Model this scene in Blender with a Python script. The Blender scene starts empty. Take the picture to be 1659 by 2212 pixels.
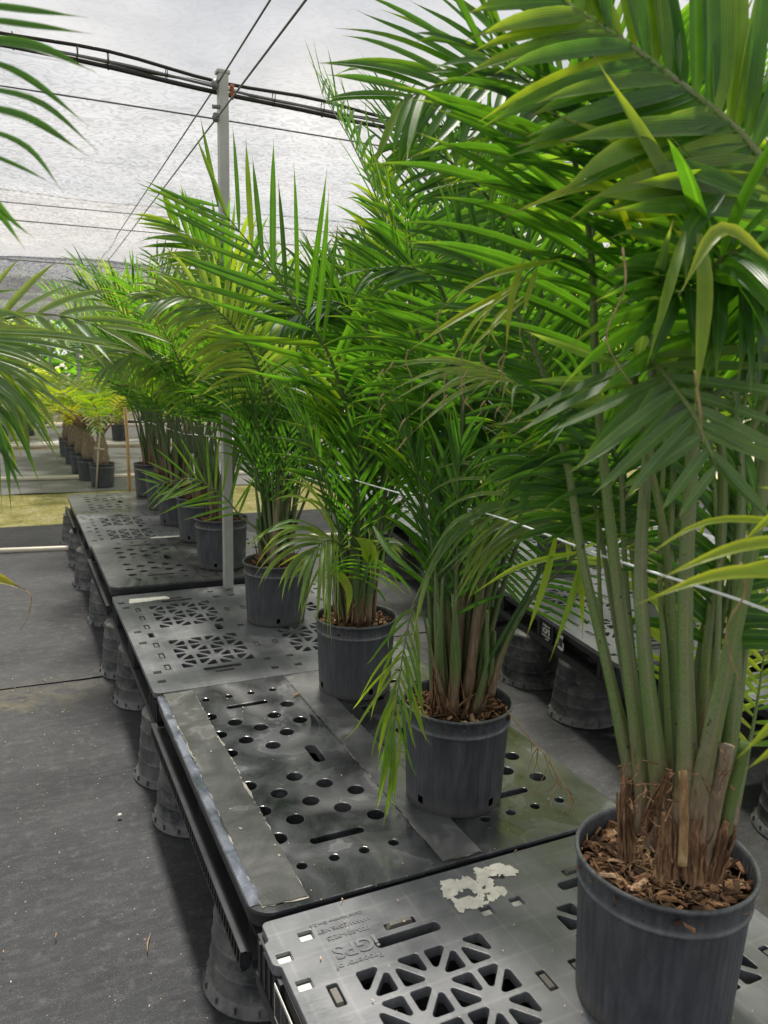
import bpy, math, random
import numpy as np
from mathutils import Matrix, Vector
PI=math.pi; R=math.radians
C=bpy.context.scene.collection
sc=bpy.context.scene
rng=np.random.default_rng(11); random.seed(5)
Z0=0.40                       # height of the pallet tops above the ground
# ---------------------------------------------------------------- camera
FPX=1722.0; YAW,PIT,ROL=R(25.32),R(10.77),R(1.49)
CAM=np.array([-.399,-1.42,1.141+Z0])
fw=np.array([math.sin(YAW)*math.cos(PIT),math.cos(YAW)*math.cos(PIT),-math.sin(PIT)])
r0=np.array([math.cos(YAW),-math.sin(YAW),0]); u0=np.cross(r0,fw)
rt=r0*math.cos(ROL)+u0*math.sin(ROL); up=-r0*math.sin(ROL)+u0*math.cos(ROL)
def ray(x,y): return fw+rt*(x-829.5)/FPX-up*(y-1106)/FPX
def at(x,y,d): return CAM+ray(x,y)*d
def onz(x,y,z):
    d=ray(x,y); return CAM+d*((z-CAM[2])/d[2])
def onx(x,y,X):
    d=ray(x,y); return CAM+d*((X-CAM[0])/d[0])
def ony(x,y,Y):
    d=ray(x,y); return CAM+d*((Y-CAM[1])/d[1])
cam=bpy.data.cameras.new('camera'); co=bpy.data.objects.new('camera',cam); C.objects.link(co)
M=Matrix(((rt[0],up[0],-fw[0],CAM[0]),(rt[1],up[1],-fw[1],CAM[1]),(rt[2],up[2],-fw[2],CAM[2]),(0,0,0,1)))
co.matrix_world=M; cam.sensor_fit='HORIZONTAL'; cam.sensor_width=36; cam.lens=36*FPX/1659
cam.clip_start=.02; cam.clip_end=600
cam.dof.use_dof=True; cam.dof.focus_distance=2.3; cam.dof.aperture_fstop=9
sc.camera=co
# ---------------------------------------------------------------- object helpers
def tag(o,label=None,cat=None,group=None,kind=None):
    if label: o['label']=label
    if cat: o['category']=cat
    if group: o['group']=group
    if kind: o['kind']=kind
    return o
def empty(name,loc=(0,0,0),rz=0):
    o=bpy.data.objects.new(name,None); C.objects.link(o); o.location=[float(v) for v in loc]; o.rotation_euler=(0,0,rz); o.empty_display_size=.1
    return o
def link(name,me,mats,parent=None):
    o=bpy.data.objects.new(name,me); C.objects.link(o)
    if parent is not None: o.parent=parent
    if not isinstance(mats,(list,tuple)): mats=[mats]
    if len(me.materials)==0:
        for m in mats: me.materials.append(m)
    return o
def copytree(o,parent=None):
    c=o.copy(); C.objects.link(c); c.parent=parent
    for ch in KIDS.get(o.name,[]): copytree(ch,c)
    return c
KIDS={}
def refresh():
    KIDS.clear()
    for o in C.objects:
        if o.parent: KIDS.setdefault(o.parent.name,[]).append(o)
def nrm(v):
    return v/np.maximum(np.linalg.norm(v,axis=-1,keepdims=True),1e-9)
class MB:
    def __init__(s): s.v=[];s.f=[];s.n=0
    def add(s,V,F,uv=None,mat=0,rnd=0.0,smooth=True):
        V=np.asarray(V,float).reshape(-1,3); F=np.asarray(F,int)
        if uv is None: uv=np.zeros((len(V),2))
        rn=np.full(len(V),rnd) if np.isscalar(rnd) else np.asarray(rnd)
        s.v.append((V,uv,rn)); s.f.append((F+s.n,mat,smooth)); s.n+=len(V)
    def box(s,c,d,rot=None,mat=0,rnd=0.,taper=1.0):
        x,y,z=[q/2 for q in d]
        V=np.array([(-x,-y,-z),(x,-y,-z),(x,y,-z),(-x,y,-z),(-x*taper,-y*taper,z),(x*taper,-y*taper,z),(x*taper,y*taper,z),(-x*taper,y*taper,z)])
        if rot is not None: V=V@np.asarray(rot).T
        s.add(V+np.asarray(c),[(0,3,2,1),(4,5,6,7),(0,1,5,4),(1,2,6,5),(2,3,7,6),(3,0,4,7)],mat=mat,rnd=rnd,smooth=False)
    def tube(s,P,rad,sides=8,mat=0,rnd=0.,flat=1.0,ref=(0,0,1),cap=True,vs=None):
        P=np.asarray(P,float); n=len(P); rad=np.full(n,rad) if np.isscalar(rad) else np.asarray(rad)
        T=nrm(np.gradient(P,axis=0)); ref=np.asarray(ref,float)
        a=np.cross(T,ref); bad=np.linalg.norm(a,axis=1)<.05; a[bad]=np.cross(T[bad],(1,0,.01)); a=nrm(a)
        for i in range(1,n):
            if (a[i]*a[i-1]).sum()<0: a[i]*=-1
        b=np.cross(T,a)
        th=np.linspace(0,2*PI,sides,endpoint=False)
        V=P[:,None]+rad[:,None,None]*(np.cos(th)[None,:,None]*a[:,None]+flat*np.sin(th)[None,:,None]*b[:,None])
        i=np.arange(n-1)[:,None]*sides; j=np.arange(sides)[None]; k=(j+1)%sides
        F=np.stack([i+j,i+k,i+sides+k,i+sides+j],-1).reshape(-1,4)
        if vs is None: vs=np.linspace(0,1,n)
        uv=np.stack(np.broadcast_arrays((np.abs(th/PI-1))[None],np.asarray(vs)[:,None]),-1).reshape(-1,2)
        s.add(V,F,uv,mat,rnd)
        if cap and sides>3:
            base=s.n-n*sides
            s.f.append((np.array([list(range(base,base+sides))[::-1]]),mat,False))
            s.f.append((np.array([list(range(base+(n-1)*sides,base+n*sides))]),mat,False))
    def lathe(s,prof,segs=48,c=(0,0,0),mat=0,rnd=0.,skip=None,wob=None):
        prof=np.asarray(prof,float); n=len(prof); th=np.linspace(0,2*PI,segs,endpoint=False)
        rr=prof[:,0][:,None]*np.ones(segs)
        if wob is not None: rr=rr*(1+wob(th)[None])
        V=np.stack([rr*np.cos(th),rr*np.sin(th),prof[:,1][:,None]*np.ones(segs)],-1)+np.asarray(c)
        i=np.arange(n-1)[:,None]*segs; j=np.arange(segs)[None]; k=(j+1)%segs
        F=np.stack([i+j,i+k,i+segs+k,i+segs+j],-1)
        if skip:
            keep=np.ones(F.shape[:2],bool)
            for a,b in skip: keep[a,b%segs]=False
            F=F[keep]
        uv=np.stack(np.broadcast_arrays(th[None]/(2*PI),np.linspace(0,1,n)[:,None]),-1).reshape(-1,2)
        s.add(V,F.reshape(-1,4),uv,mat,rnd)
    def mesh(s,name):
        me=bpy.data.meshes.new(name)
        V=np.concatenate([a[0] for a in s.v]); UV=np.concatenate([a[1] for a in s.v]); RN=np.concatenate([a[2] for a in s.v])
        nf=sum(len(f[0]) for f in s.f); loops=np.concatenate([f[0].ravel() for f in s.f])
        tot=np.concatenate([np.full(len(f[0]),f[0].shape[1]) for f in s.f]); st=np.concatenate([[0],np.cumsum(tot)[:-1]])
        me.vertices.add(len(V)); me.vertices.foreach_set('co',V.astype('f').ravel())
        me.loops.add(len(loops)); me.loops.foreach_set('vertex_index',loops.astype('i'))
        me.polygons.add(nf); me.polygons.foreach_set('loop_start',st.astype('i'))
        try: me.polygons.foreach_set('loop_total',tot.astype('i'))
        except Exception: pass
        me.polygons.foreach_set('material_index',np.concatenate([np.full(len(f[0]),f[1]) for f in s.f]).astype('i'))
        me.polygons.foreach_set('use_smooth',np.concatenate([np.full(len(f[0]),bool(f[2])) for f in s.f]))
        uvl=me.uv_layers.new(name='UVMap'); uvl.data.foreach_set('uv',UV[loops].astype('f').ravel())
        at_=me.attributes.new('rnd','FLOAT','POINT'); at_.data.foreach_set('value',RN.astype('f'))
        me.update(calc_edges=True); me.validate()
        return me
    def obj(s,name,mats,parent=None): return link(name,s.mesh(name),mats,parent)
def rotz(a): return np.array([(math.cos(a),-math.sin(a),0),(math.sin(a),math.cos(a),0),(0,0,1)])
def roty(a): return np.array([(math.cos(a),0,math.sin(a)),(0,1,0),(-math.sin(a),0,math.cos(a))])
def rotx(a): return np.array([(1,0,0),(0,math.cos(a),-math.sin(a)),(0,math.sin(a),math.cos(a))])
def spline(P,n):
    P=np.asarray(P,float); m=len(P)
    Q=np.vstack([2*P[0]-P[1],P,2*P[-1]-P[-2]])
    dl=np.linalg.norm(np.diff(P,axis=0),axis=1); cum=np.concatenate([[0],np.cumsum(dl)])
    out=[]
    for t in np.linspace(0,cum[-1]*.99999,n):
        k=min(np.searchsorted(cum,t,'right')-1,m-2); a=(t-cum[k])/dl[k]
        p0,p1,p2,p3=Q[k],Q[k+1],Q[k+2],Q[k+3]
        out.append(.5*((2*p1)+(-p0+p2)*a+(2*p0-5*p1+4*p2-p3)*a*a+(-p0+3*p1-3*p2+p3)*a**3))
    return np.array(out)
# ---------------------------------------------------------------- flat plates with holes (2D curve fill -> mesh)
def rounded(poly,r,n=4):
    out=[];m=len(poly)
    for i in range(m):
        p=np.array(poly[i],float);a=np.array(poly[i-1],float)-p;b=np.array(poly[(i+1)%m],float)-p
        la,lb=np.linalg.norm(a),np.linalg.norm(b);a/=la;b/=lb
        ang=math.acos(max(-1,min(1,a@b))); t=min(r/math.tan(ang/2),la*.45,lb*.45); rr=t*math.tan(ang/2)
        cdir=(a+b)/np.linalg.norm(a+b); c=p+cdir*(rr/math.sin(ang/2)); s=p+a*t;e=p+b*t
        a0=math.atan2(*(s-c)[::-1]);a1=math.atan2(*(e-c)[::-1]); d=(a1-a0+PI)%(2*PI)-PI
        for k in range(n+1): out.append((c[0]+rr*math.cos(a0+d*k/n),c[1]+rr*math.sin(a0+d*k/n)))
    return out
def rect(x0,y0,x1,y1,r=.003,n=3): return rounded([(x0,y0),(x1,y0),(x1,y1),(x0,y1)],r,n)
def circ(x,y,r,n=28): return [(x+r*math.cos(a),y+r*math.sin(a)) for a in np.linspace(0,2*PI,n,endpoint=False)]
def plate(outer,holes,thick,ztop,bev=.0):
    cu=bpy.data.curves.new('c','CURVE'); cu.dimensions='2D'; cu.fill_mode='BOTH'
    for lp in [outer]+holes:
        sp=cu.splines.new('POLY'); sp.points.add(len(lp)-1)
        for i,(x,y) in enumerate(lp): sp.points[i].co=(x,y,0,1)
        sp.use_cyclic_u=True
    cu.extrude=thick/2-bev; cu.bevel_depth=bev; cu.bevel_resolution=1; cu.offset=-bev
    o=bpy.data.objects.new('c',cu); C.objects.link(o)
    dg=bpy.context.evaluated_depsgraph_get(); me=bpy.data.meshes.new_from_object(o.evaluated_get(dg))
    me.transform(Matrix.Translation((0,0,ztop-thick/2)))
    bpy.data.objects.remove(o); bpy.data.curves.remove(cu)
    for p in me.polygons: p.use_smooth=False
    me.materials.clear()
    return me
def text_mesh(txt,size,depth=.001,align='CENTER',bold=0.0):
    cu=bpy.data.curves.new('t','FONT'); cu.body=txt; cu.size=size; cu.align_x=align; cu.align_y='CENTER'; cu.extrude=depth; cu.offset=bold
    o=bpy.data.objects.new('t',cu); C.objects.link(o)
    dg=bpy.context.evaluated_depsgraph_get(); me=bpy.data.meshes.new_from_object(o.evaluated_get(dg))
    bpy.data.objects.remove(o); me.materials.clear(); return me
# ---------------------------------------------------------------- materials
def mat(name):
    m=bpy.data.materials.new(name); m.use_nodes=True; nt=m.node_tree; nt.nodes.clear()
    o=nt.nodes.new('ShaderNodeOutputMaterial'); return m,nt,o
def N(nt,t,**k):
    n=nt.nodes.new('ShaderNode'+t)
    for a,b in k.items():
        if a.startswith('i_'):
            key=a[2:]; key=int(key) if key.isdigit() else key.replace('_',' ')
            n.inputs[key].default_value=b
        else: setattr(n,a,b)
    return n
def L(nt,a,b): nt.links.new(a,b)
def ramp(nt,src,stops):
    r=N(nt,'ValToRGB'); e=r.color_ramp.elements
    while len(e)<len(stops): e.new(.5)
    for i,(p,c) in enumerate(stops):
        e[i].position=p; e[i].color=c if len(c)==4 else (*c,1)
    if src is not None: L(nt,src,r.inputs[0])
    return r
def g(v): return (v,v,v)
def mix(nt,f,a,b,mode='MIX'):
    m=N(nt,'MixRGB',blend_type=mode)
    for i,x in ((0,f),(1,a),(2,b)):
        if hasattr(x,'links'): L(nt,x,m.inputs[i])
        else: m.inputs[i].default_value=x if i==0 else (*x,1) if len(x)==3 else x
    return m.outputs[0]
def noise(nt,scale,detail=4,rough=.5,vec=None,dist=0):
    n=N(nt,'TexNoise'); n.inputs['Scale'].default_value=scale; n.inputs['Detail'].default_value=detail; n.inputs['Roughness'].default_value=rough; n.inputs['Distortion'].default_value=dist
    if vec is not None: L(nt,vec,n.inputs['Vector'])
    return n.outputs[0]
def coords(nt,scale=(1,1,1),which='Object',rot=(0,0,0)):
    tc=N(nt,'TexCoord'); mp=N(nt,'Mapping'); mp.inputs['Scale'].default_value=scale; mp.inputs['Rotation'].default_value=rot
    L(nt,tc.outputs[which],mp.inputs[0]); return mp.outputs[0]
def math_(nt,op,a,b=None):
    m=N(nt,'Math',operation=op)
    for i,x in enumerate((a,b)):
        if x is None: continue
        if hasattr(x,'links'): L(nt,x,m.inputs[i])
        else: m.inputs[i].default_value=x
    return m.outputs[0]
def bump(nt,h,strength=.3,dist=.01,prev=None):
    b=N(nt,'Bump'); b.inputs['Strength'].default_value=strength; b.inputs['Distance'].default_value=dist; L(nt,h,b.inputs['Height'])
    if prev is not None: L(nt,prev,b.inputs['Normal'])
    return b.outputs[0]
def princ(nt,out,col,rough,normal=None,spec=.5,metal=0):
    p=N(nt,'BsdfPrincipled')
    for key,x in (('Base Color',col),('Roughness',rough),('Metallic',metal),('Specular IOR Level',spec)):
        if hasattr(x,'links'): L(nt,x,p.inputs[key])
        else: p.inputs[key].default_value=(*x,1) if isinstance(x,tuple) else x
    if normal is not None: L(nt,normal,p.inputs['Normal'])
    if out is not None: L(nt,p.outputs[0],out.inputs[0])
    return p
def attr(nt,name='rnd'):
    a=N(nt,'Attribute',attribute_name=name); return a.outputs['Fac']

def leaf_material(name,dark,light,yellow,brownness=.5,trans=.5,yel=.25,gloss=.34):
    m,nt,o=mat(name)
    tc=N(nt,'TexCoord'); sep=N(nt,'SeparateXYZ'); L(nt,tc.outputs['UV'],sep.inputs[0]); u,v=sep.outputs[0],sep.outputs[1]
    rn=attr(nt)
    oi=N(nt,'ObjectInfo')
    vn=noise(nt,3.5,3,.5,coords(nt))
    cc=mix(nt,rn,dark,light)
    y=ramp(nt,math_(nt,'ADD',math_(nt,'MULTIPLY',rn,.75),math_(nt,'MULTIPLY',vn,.5)),[(1.0-yel,g(0)),(1.0,g(1))])
    cc=mix(nt,y.outputs[0],cc,yellow)
    # lengthwise veins
    w=math_(nt,'ABSOLUTE',math_(nt,'SINE',math_(nt,'MULTIPLY',u,28.0)))
    vein=ramp(nt,w,[(0,g(.62)),(.5,g(1.0)),(1,g(1.12))])
    cc=mix(nt,1.0,cc,vein.outputs[0],'MULTIPLY')
    mid=ramp(nt,math_(nt,'ABSOLUTE',math_(nt,'SUBTRACT',u,.5)),[(0,(1,1,1)),(.05,(1,1,1)),(.09,(0,0,0))])
    cc=mix(nt,mid.outputs[0],cc,mix(nt,.5,cc,(light[0]*1.5,light[1]*1.4,light[2]*1.5)))
    mo=ramp(nt,noise(nt,22,3,.6,coords(nt)),[(.3,g(.82)),(.75,g(1.15))]); cc=mix(nt,1.0,cc,mo.outputs[0],'MULTIPLY')
    # dry brown tip: every leaflet browns at a point of its own
    thr=math_(nt,'SUBTRACT',1.03,math_(nt,'MULTIPLY',math_(nt,'FRACT',math_(nt,'MULTIPLY',rn,17.3)),.12*brownness))
    tip=math_(nt,'SUBTRACT',math_(nt,'ADD',v,math_(nt,'MULTIPLY',noise(nt,60,2,.5,coords(nt)),.04)),thr)
    tr=ramp(nt,math_(nt,'MULTIPLY',math_(nt,'ADD',tip,.04),12.),[(0,g(0)),(.5,g(.5)),(1,g(1))])
    sp=ramp(nt,noise(nt,170,2,.4,coords(nt)),[(.71,g(0)),(.77,g(1))]); spf=math_(nt,'MULTIPLY',sp.outputs[0],.45*brownness)
    fade=ramp(nt,math_(nt,'MULTIPLY',math_(nt,'ADD',tip,.16),7.),[(0,g(0)),(1,g(.55))]); cc=mix(nt,fade.outputs[0],cc,yellow)
    dust=ramp(nt,noise(nt,9,4,.6,coords(nt)),[(.5,g(0)),(.8,g(.30))])
    yb=mix(nt,dust.outputs[0],cc,(.085,.12,.075)); yb=mix(nt,spf,yb,(.10,.07,.02)); yb=mix(nt,tr.outputs[0],yb,(.20,.135,.07))
    tint=N(nt,'MixRGB',blend_type='MULTIPLY'); tint.inputs[0].default_value=1.0; L(nt,cc,tint.inputs[1]); tint.inputs[2].default_value=(4.5,3.6,.95,1)
    tl_=mix(nt,spf,tint.outputs[0],(.12,.08,.02)); tl_=mix(nt,tr.outputs[0],tl_,(.22,.15,.08))
    nb=bump(nt,w,.35,.0006)
    p=princ(nt,None,yb,gloss,nb,.5)
    t=N(nt,'BsdfTranslucent'); L(nt,tl_,t.inputs[0])
    ms=N(nt,'MixShader'); ms.inputs[0].default_value=trans; L(nt,p.outputs[0],ms.inputs[1]); L(nt,t.outputs[0],ms.inputs[2]); L(nt,ms.outputs[0],o.inputs[0])
    return m
def petiole_material(name,green,base,dust=(.16,.20,.14),off=0.):
    m,nt,o=mat(name)
    tc=N(nt,'TexCoord'); sep=N(nt,'SeparateXYZ'); L(nt,tc.outputs['UV'],sep.inputs[0]); v=sep.outputs[1]
    n1=noise(nt,14,4,.6,coords(nt,(1,1,.25))); n2=noise(nt,350,2,.5,coords(nt))
    c=mix(nt,ramp(nt,n1,[(.35,g(0)),(.7,g(.55))]).outputs[0],green,dust)
    sp=ramp(nt,n2,[(.35,g(.75)),(.65,g(1.2))]); c=mix(nt,1.,c,sp.outputs[0],'MULTIPLY')
    oi=N(nt,'ObjectInfo'); c=mix(nt,math_(nt,'MULTIPLY',oi.outputs['Random'],.55),c,(green[0]*.55,green[1]*.62,green[2]*.8)); u=sep.outputs[0]
    ed=ramp(nt,math_(nt,'ABSOLUTE',math_(nt,'SUBTRACT',u,.5)),[(0,g(.75)),(.035,g(.5)),(.07,g(0))]); c=mix(nt,math_(nt,'MULTIPLY',ed.outputs[0],ramp(nt,n1,[(.35,g(.2)),(.6,g(1))]).outputs[0]),c,(.20,.16,.085))
    bl=ramp(nt,noise(nt,9,5,.65,coords(nt,(3,3,.8))),[(.50,g(0)),(.62,g(.65))]); c=mix(nt,math_(nt,'MULTIPLY',bl.outputs[0],.6),c,(.13,.12,.085))
    b=math_(nt,'SUBTRACT',math_(nt,'ADD',.16+off,math_(nt,'MULTIPLY',n1,.12)),v)
    br=ramp(nt,math_(nt,'MULTIPLY',b,9.),[(0,g(0)),(1,g(1))])
    fib=noise(nt,30,5,.7,coords(nt,(6,6,.6)))
    bc=ramp(nt,fib,[(.3,tuple(x*.45 for x in base)),(.55,base),(.75,tuple(min(1,x*1.9) for x in base))])
    c=mix(nt,br.outputs[0],c,bc.outputs[0])
    dk=ramp(nt,noise(nt,70,2,.5,coords(nt)),[(.70,g(0)),(.74,g(1))]); c=mix(nt,dk.outputs[0],c,(.03,.025,.015))
    princ(nt,o,c,.5,bump(nt,fib,.25,.002)); return m
def bark_material(name,cs):
    m,nt,o=mat(name); fib=noise(nt,26,6,.7,coords(nt,(5,5,.7)))
    c=ramp(nt,fib,[(.28,cs[0]),(.5,cs[1]),(.72,cs[2])]); princ(nt,o,c.outputs[0],.85,bump(nt,fib,.9,.006),.2); return m
def plain(name,col,rough=.5,metal=0,var=.25,scale=12,bmp=.1,spec=.5):
    m,nt,o=mat(name); n=noise(nt,scale,5,.6,coords(nt))
    c=mix(nt,1.,col,ramp(nt,n,[(.25,g(1-var)),(.75,g(1+var))]).outputs[0],'MULTIPLY')
    princ(nt,o,c,rough,bump(nt,n,bmp,.004),spec,metal); return m
def pot_material():
    m,nt,o=mat('black_pot_plastic')
    tc=N(nt,'TexCoord'); sep=N(nt,'SeparateXYZ'); L(nt,tc.outputs['Object'],sep.inputs[0])
    an=math_(nt,'ARCTAN2',sep.outputs[1],sep.outputs[0])
    fl=math_(nt,'SINE',math_(nt,'MULTIPLY',an,60.))
    oi=N(nt,'ObjectInfo'); va=N(nt,'VectorMath',operation='ADD'); L(nt,coords(nt,(1,1,.22)),va.inputs[0]); L(nt,oi.outputs['Random'],va.inputs[1])
    streak=noise(nt,45,5,.65,va.outputs[0]); big=noise(nt,7,3,.5,va.outputs[0]); fine=noise(nt,500,2,.6,coords(nt))
    c=mix(nt,ramp(nt,streak,[(.42,g(0)),(.8,g(.7))]).outputs[0],(.026,.030,.036),(.098,.108,.120))
    c=mix(nt,ramp(nt,big,[(.4,g(0)),(.8,g(.45))]).outputs[0],c,(.07,.08,.092))
    c=mix(nt,ramp(nt,fine,[(.58,g(0)),(.75,g(.30))]).outputs[0],c,(.20,.21,.21))
    def band(z0,wd):
        return ramp(nt,math_(nt,'ABSOLUTE',math_(nt,'SUBTRACT',sep.outputs[2],z0)),[(0,g(1)),(wd,g(0))]).outputs[0]
    wear=math_(nt,'MULTIPLY',math_(nt,'ADD',band(.2245,.0045),math_(nt,'MULTIPLY',band(.270,.004),.6)),ramp(nt,noise(nt,24,4,.6,va.outputs[0]),[(.35,g(.1)),(.6,g(.7))]).outputs[0])
    c=mix(nt,wear,c,(.19,.20,.20))
    hz=math_(nt,'SUBTRACT',.035,sep.outputs[2]); soil=ramp(nt,math_(nt,'MULTIPLY',math_(nt,'ADD',hz,math_(nt,'MULTIPLY',big,.03)),30.),[(0,g(0)),(1,g(.35))])
    c=mix(nt,soil.outputs[0],c,(.11,.10,.08))
    b=bump(nt,fl,.38,.0014); b=bump(nt,streak,.25,.002,b)
    princ(nt,o,c,ramp(nt,big,[(.3,g(.38)),(.7,g(.58))]).outputs[0],b,.45); return m
def oldpot_material():
    m,nt,o=mat('worn_black_plastic')
    oi=N(nt,'ObjectInfo'); va=N(nt,'VectorMath',operation='ADD'); L(nt,coords(nt),va.inputs[0]); L(nt,oi.outputs['Random'],va.inputs[1])
    a=noise(nt,9,5,.7,va.outputs[0]); b_=noise(nt,30,5,.75,va.outputs[0],)
    c=mix(nt,ramp(nt,a,[(.38,g(.05)),(.64,g(.85))]).outputs[0],(.026,.029,.034),(.17,.17,.16))
    c=mix(nt,ramp(nt,b_,[(.56,g(0)),(.66,g(.55))]).outputs[0],c,(.22,.215,.19))
    princ(nt,o,c,.5,bump(nt,b_,.2,.002),.4); return m
def deck_material():
    m,nt,o=mat('grey_pallet_plastic')
    co_=coords(nt); sep=N(nt,'SeparateXYZ'); L(nt,co_,sep.inputs[0])
    wx=noise(nt,3,2,.5,co_)
    def line(ax,per):
        q=math_(nt,'ADD',math_(nt,'DIVIDE',ax,per),math_(nt,'MULTIPLY',wx,.08))
        f=math_(nt,'ABSOLUTE',math_(nt,'SUBTRACT',math_(nt,'FRACT',q),.5)); return ramp(nt,f,[(0,g(1)),(.03,g(.5)),(.07,g(0))]).outputs[0]
    ln=mix(nt,1.,line(sep.outputs[0],.0725),line(sep.outputs[1],.0800),'ADD')
    a=noise(nt,6,5,.6,co_); b_=noise(nt,40,5,.7,coords(nt,(1,4,1))); sc1=noise(nt,120,3,.6,coords(nt,(1,9,1),rot=(0,0,.5)))
    c=mix(nt,ramp(nt,a,[(.3,g(0)),(.75,g(1))]).outputs[0],(.062,.067,.076),(.150,.156,.165))
    c=mix(nt,ramp(nt,b_,[(.5,g(0)),(.8,g(.4))]).outputs[0],c,(.15,.15,.155))
    c=mix(nt,ramp(nt,sc1,[(.62,g(0)),(.7,g(.35))]).outputs[0],c,(.24,.24,.24))
    lf=math_(nt,'MULTIPLY',math_(nt,'MULTIPLY',ln,ramp(nt,a,[(.3,g(.1)),(.6,g(.75))]).outputs[0]),.38)
    c=mix(nt,lf,c,(.24,.245,.25))
    princ(nt,o,c,ramp(nt,a,[(.3,g(.30)),(.7,g(.45))]).outputs[0],bump(nt,b_,.2,.002),.7); return m
def sheet_material(name,scale=1.0,dark=(.022,.024,.025),mid=(.075,.075,.07),tan=(.17,.16,.13),rough=(.2,.42)):
    m,nt,o=mat(name); co_=coords(nt)
    a=noise(nt,4.5*scale,4,.55,co_,.6); b_=noise(nt,2.6,2,.5,coords(nt,rot=(0,0,.7)),.8); f=noise(nt,260,2,.6,co_); w=noise(nt,5.5,2,.45,coords(nt,(1,.6,1)),1.2)
    c=mix(nt,ramp(nt,a,[(.36,g(0)),(.62,g(1))]).outputs[0],dark,mid)
    c=mix(nt,ramp(nt,b_,[(.52,g(0)),(.72,g(.8))]).outputs[0],c,tan)
    c=mix(nt,ramp(nt,f,[(.60,g(0)),(.75,g(.25))]).outputs[0],c,(.3,.3,.28))
    edge=ramp(nt,a,[(.56,g(0)),(.585,g(.5)),(.61,g(0))]); c=mix(nt,math_(nt,'MULTIPLY',edge.outputs[0],.35),c,(.32,.33,.32))
    bb=bump(nt,w,.5,.03); bb=bump(nt,f,.08,.001,bb)
    princ(nt,o,c,ramp(nt,a,[(.35,g(rough[0])),(.65,g(rough[1]))]).outputs[0],bb,.55); return m
def soil_material():
    m,nt,o=mat('bark_mulch'); rn=attr(nt)
    fib=noise(nt,160,4,.6,coords(nt))
    c=ramp(nt,rn,[(0,(.016,.010,.007)),(.35,(.075,.042,.024)),(.6,(.17,.09,.045)),(.82,(.31,.18,.10)),(.95,(.48,.34,.22)),(1,(.6,.55,.46))])
    cc=mix(nt,1.,c.outputs[0],ramp(nt,fib,[(.3,g(.6)),(.7,g(1.3))]).outputs[0],'MULTIPLY'); princ(nt,o,cc,.85,bump(nt,fib,.5,.002),.2); return m
def ground_cloth_material(name='woven_ground_cloth',lift=0.):
    m,nt,o=mat(name); co_=coords(nt)
    a=noise(nt,1.6,6,.62,co_,.4); b_=noise(nt,26,5,.7,co_); st=noise(nt,16,6,.75,coords(nt,(.7,2.6,1))); fine=noise(nt,420,2,.5,co_)
    sep=N(nt,'SeparateXYZ'); L(nt,co_,sep.inputs[0])
    wx=math_(nt,'SINE',math_(nt,'MULTIPLY',sep.outputs[0],1300.)); wy=math_(nt,'SINE',math_(nt,'MULTIPLY',sep.outputs[1],700.))
    c=mix(nt,ramp(nt,a,[(.33,g(0)),(.7,g(1))]).outputs[0],(.015,.016,.019),(.046,.048,.051))
    c=mix(nt,ramp(nt,st,[(.48,g(0)),(.75,g(.45))]).outputs[0],c,(.088,.088,.088))
    c=mix(nt,ramp(nt,b_,[(.54,g(0)),(.72,g(.45))]).outputs[0],c,(.11,.11,.108))
    c=mix(nt,ramp(nt,fine,[(.64,g(0)),(.72,g(.55))]).outputs[0],c,(.30,.29,.27))
    gm=noise(nt,.9,3,.5,coords(nt)); c=mix(nt,ramp(nt,gm,[(.58,g(0)),(.72,g(.30))]).outputs[0],c,(.085,.082,.045))
    st_=ramp(nt,math_(nt,'ABSOLUTE',math_(nt,'SUBTRACT',sep.outputs[1],math_(nt,'ADD',2.12,math_(nt,'MULTIPLY',a,.35)))),[(0,g(.9)),(.12,g(.35)),(.22,g(0))])
    xm=ramp(nt,math_(nt,'ADD',sep.outputs[0],1.),[(.3,g(1)),(.95,g(.25))])
    sn=ramp(nt,noise(nt,11,5,.7,co_),[(.42,g(0)),(.60,g(1))])
    c=mix(nt,math_(nt,'MULTIPLY',math_(nt,'MULTIPLY',st_.outputs[0],xm.outputs[0]),sn.outputs[0]),c,(.125,.11,.065))
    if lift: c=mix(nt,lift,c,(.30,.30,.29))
    wn=noise(nt,2.2,2,.5,coords(nt,(1,2.2,1)),1.0)
    bb=bump(nt,wn,.35,.03); bb=bump(nt,math_(nt,'MULTIPLY',wx,wy),.25,.0006,bb); bb=bump(nt,st,.14,.004,bb)
    princ(nt,o,c,ramp(nt,a,[(.3,g(.55)),(.7,g(.75))]).outputs[0],bb,.22); return m
def earth_material(name,a,b,c3,scale=6):
    m,nt,o=mat(name); n=noise(nt,scale,6,.7,coords(nt)); n2=noise(nt,scale*9,4,.7,coords(nt))
    c=ramp(nt,n,[(.3,a),(.5,b),(.7,c3)]); cc=mix(nt,1.,c.outputs[0],ramp(nt,n2,[(.3,g(.6)),(.7,g(1.4))]).outputs[0],'MULTIPLY')
    princ(nt,o,cc,.95,bump(nt,n2,.6,.02),.1); return m
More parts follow.
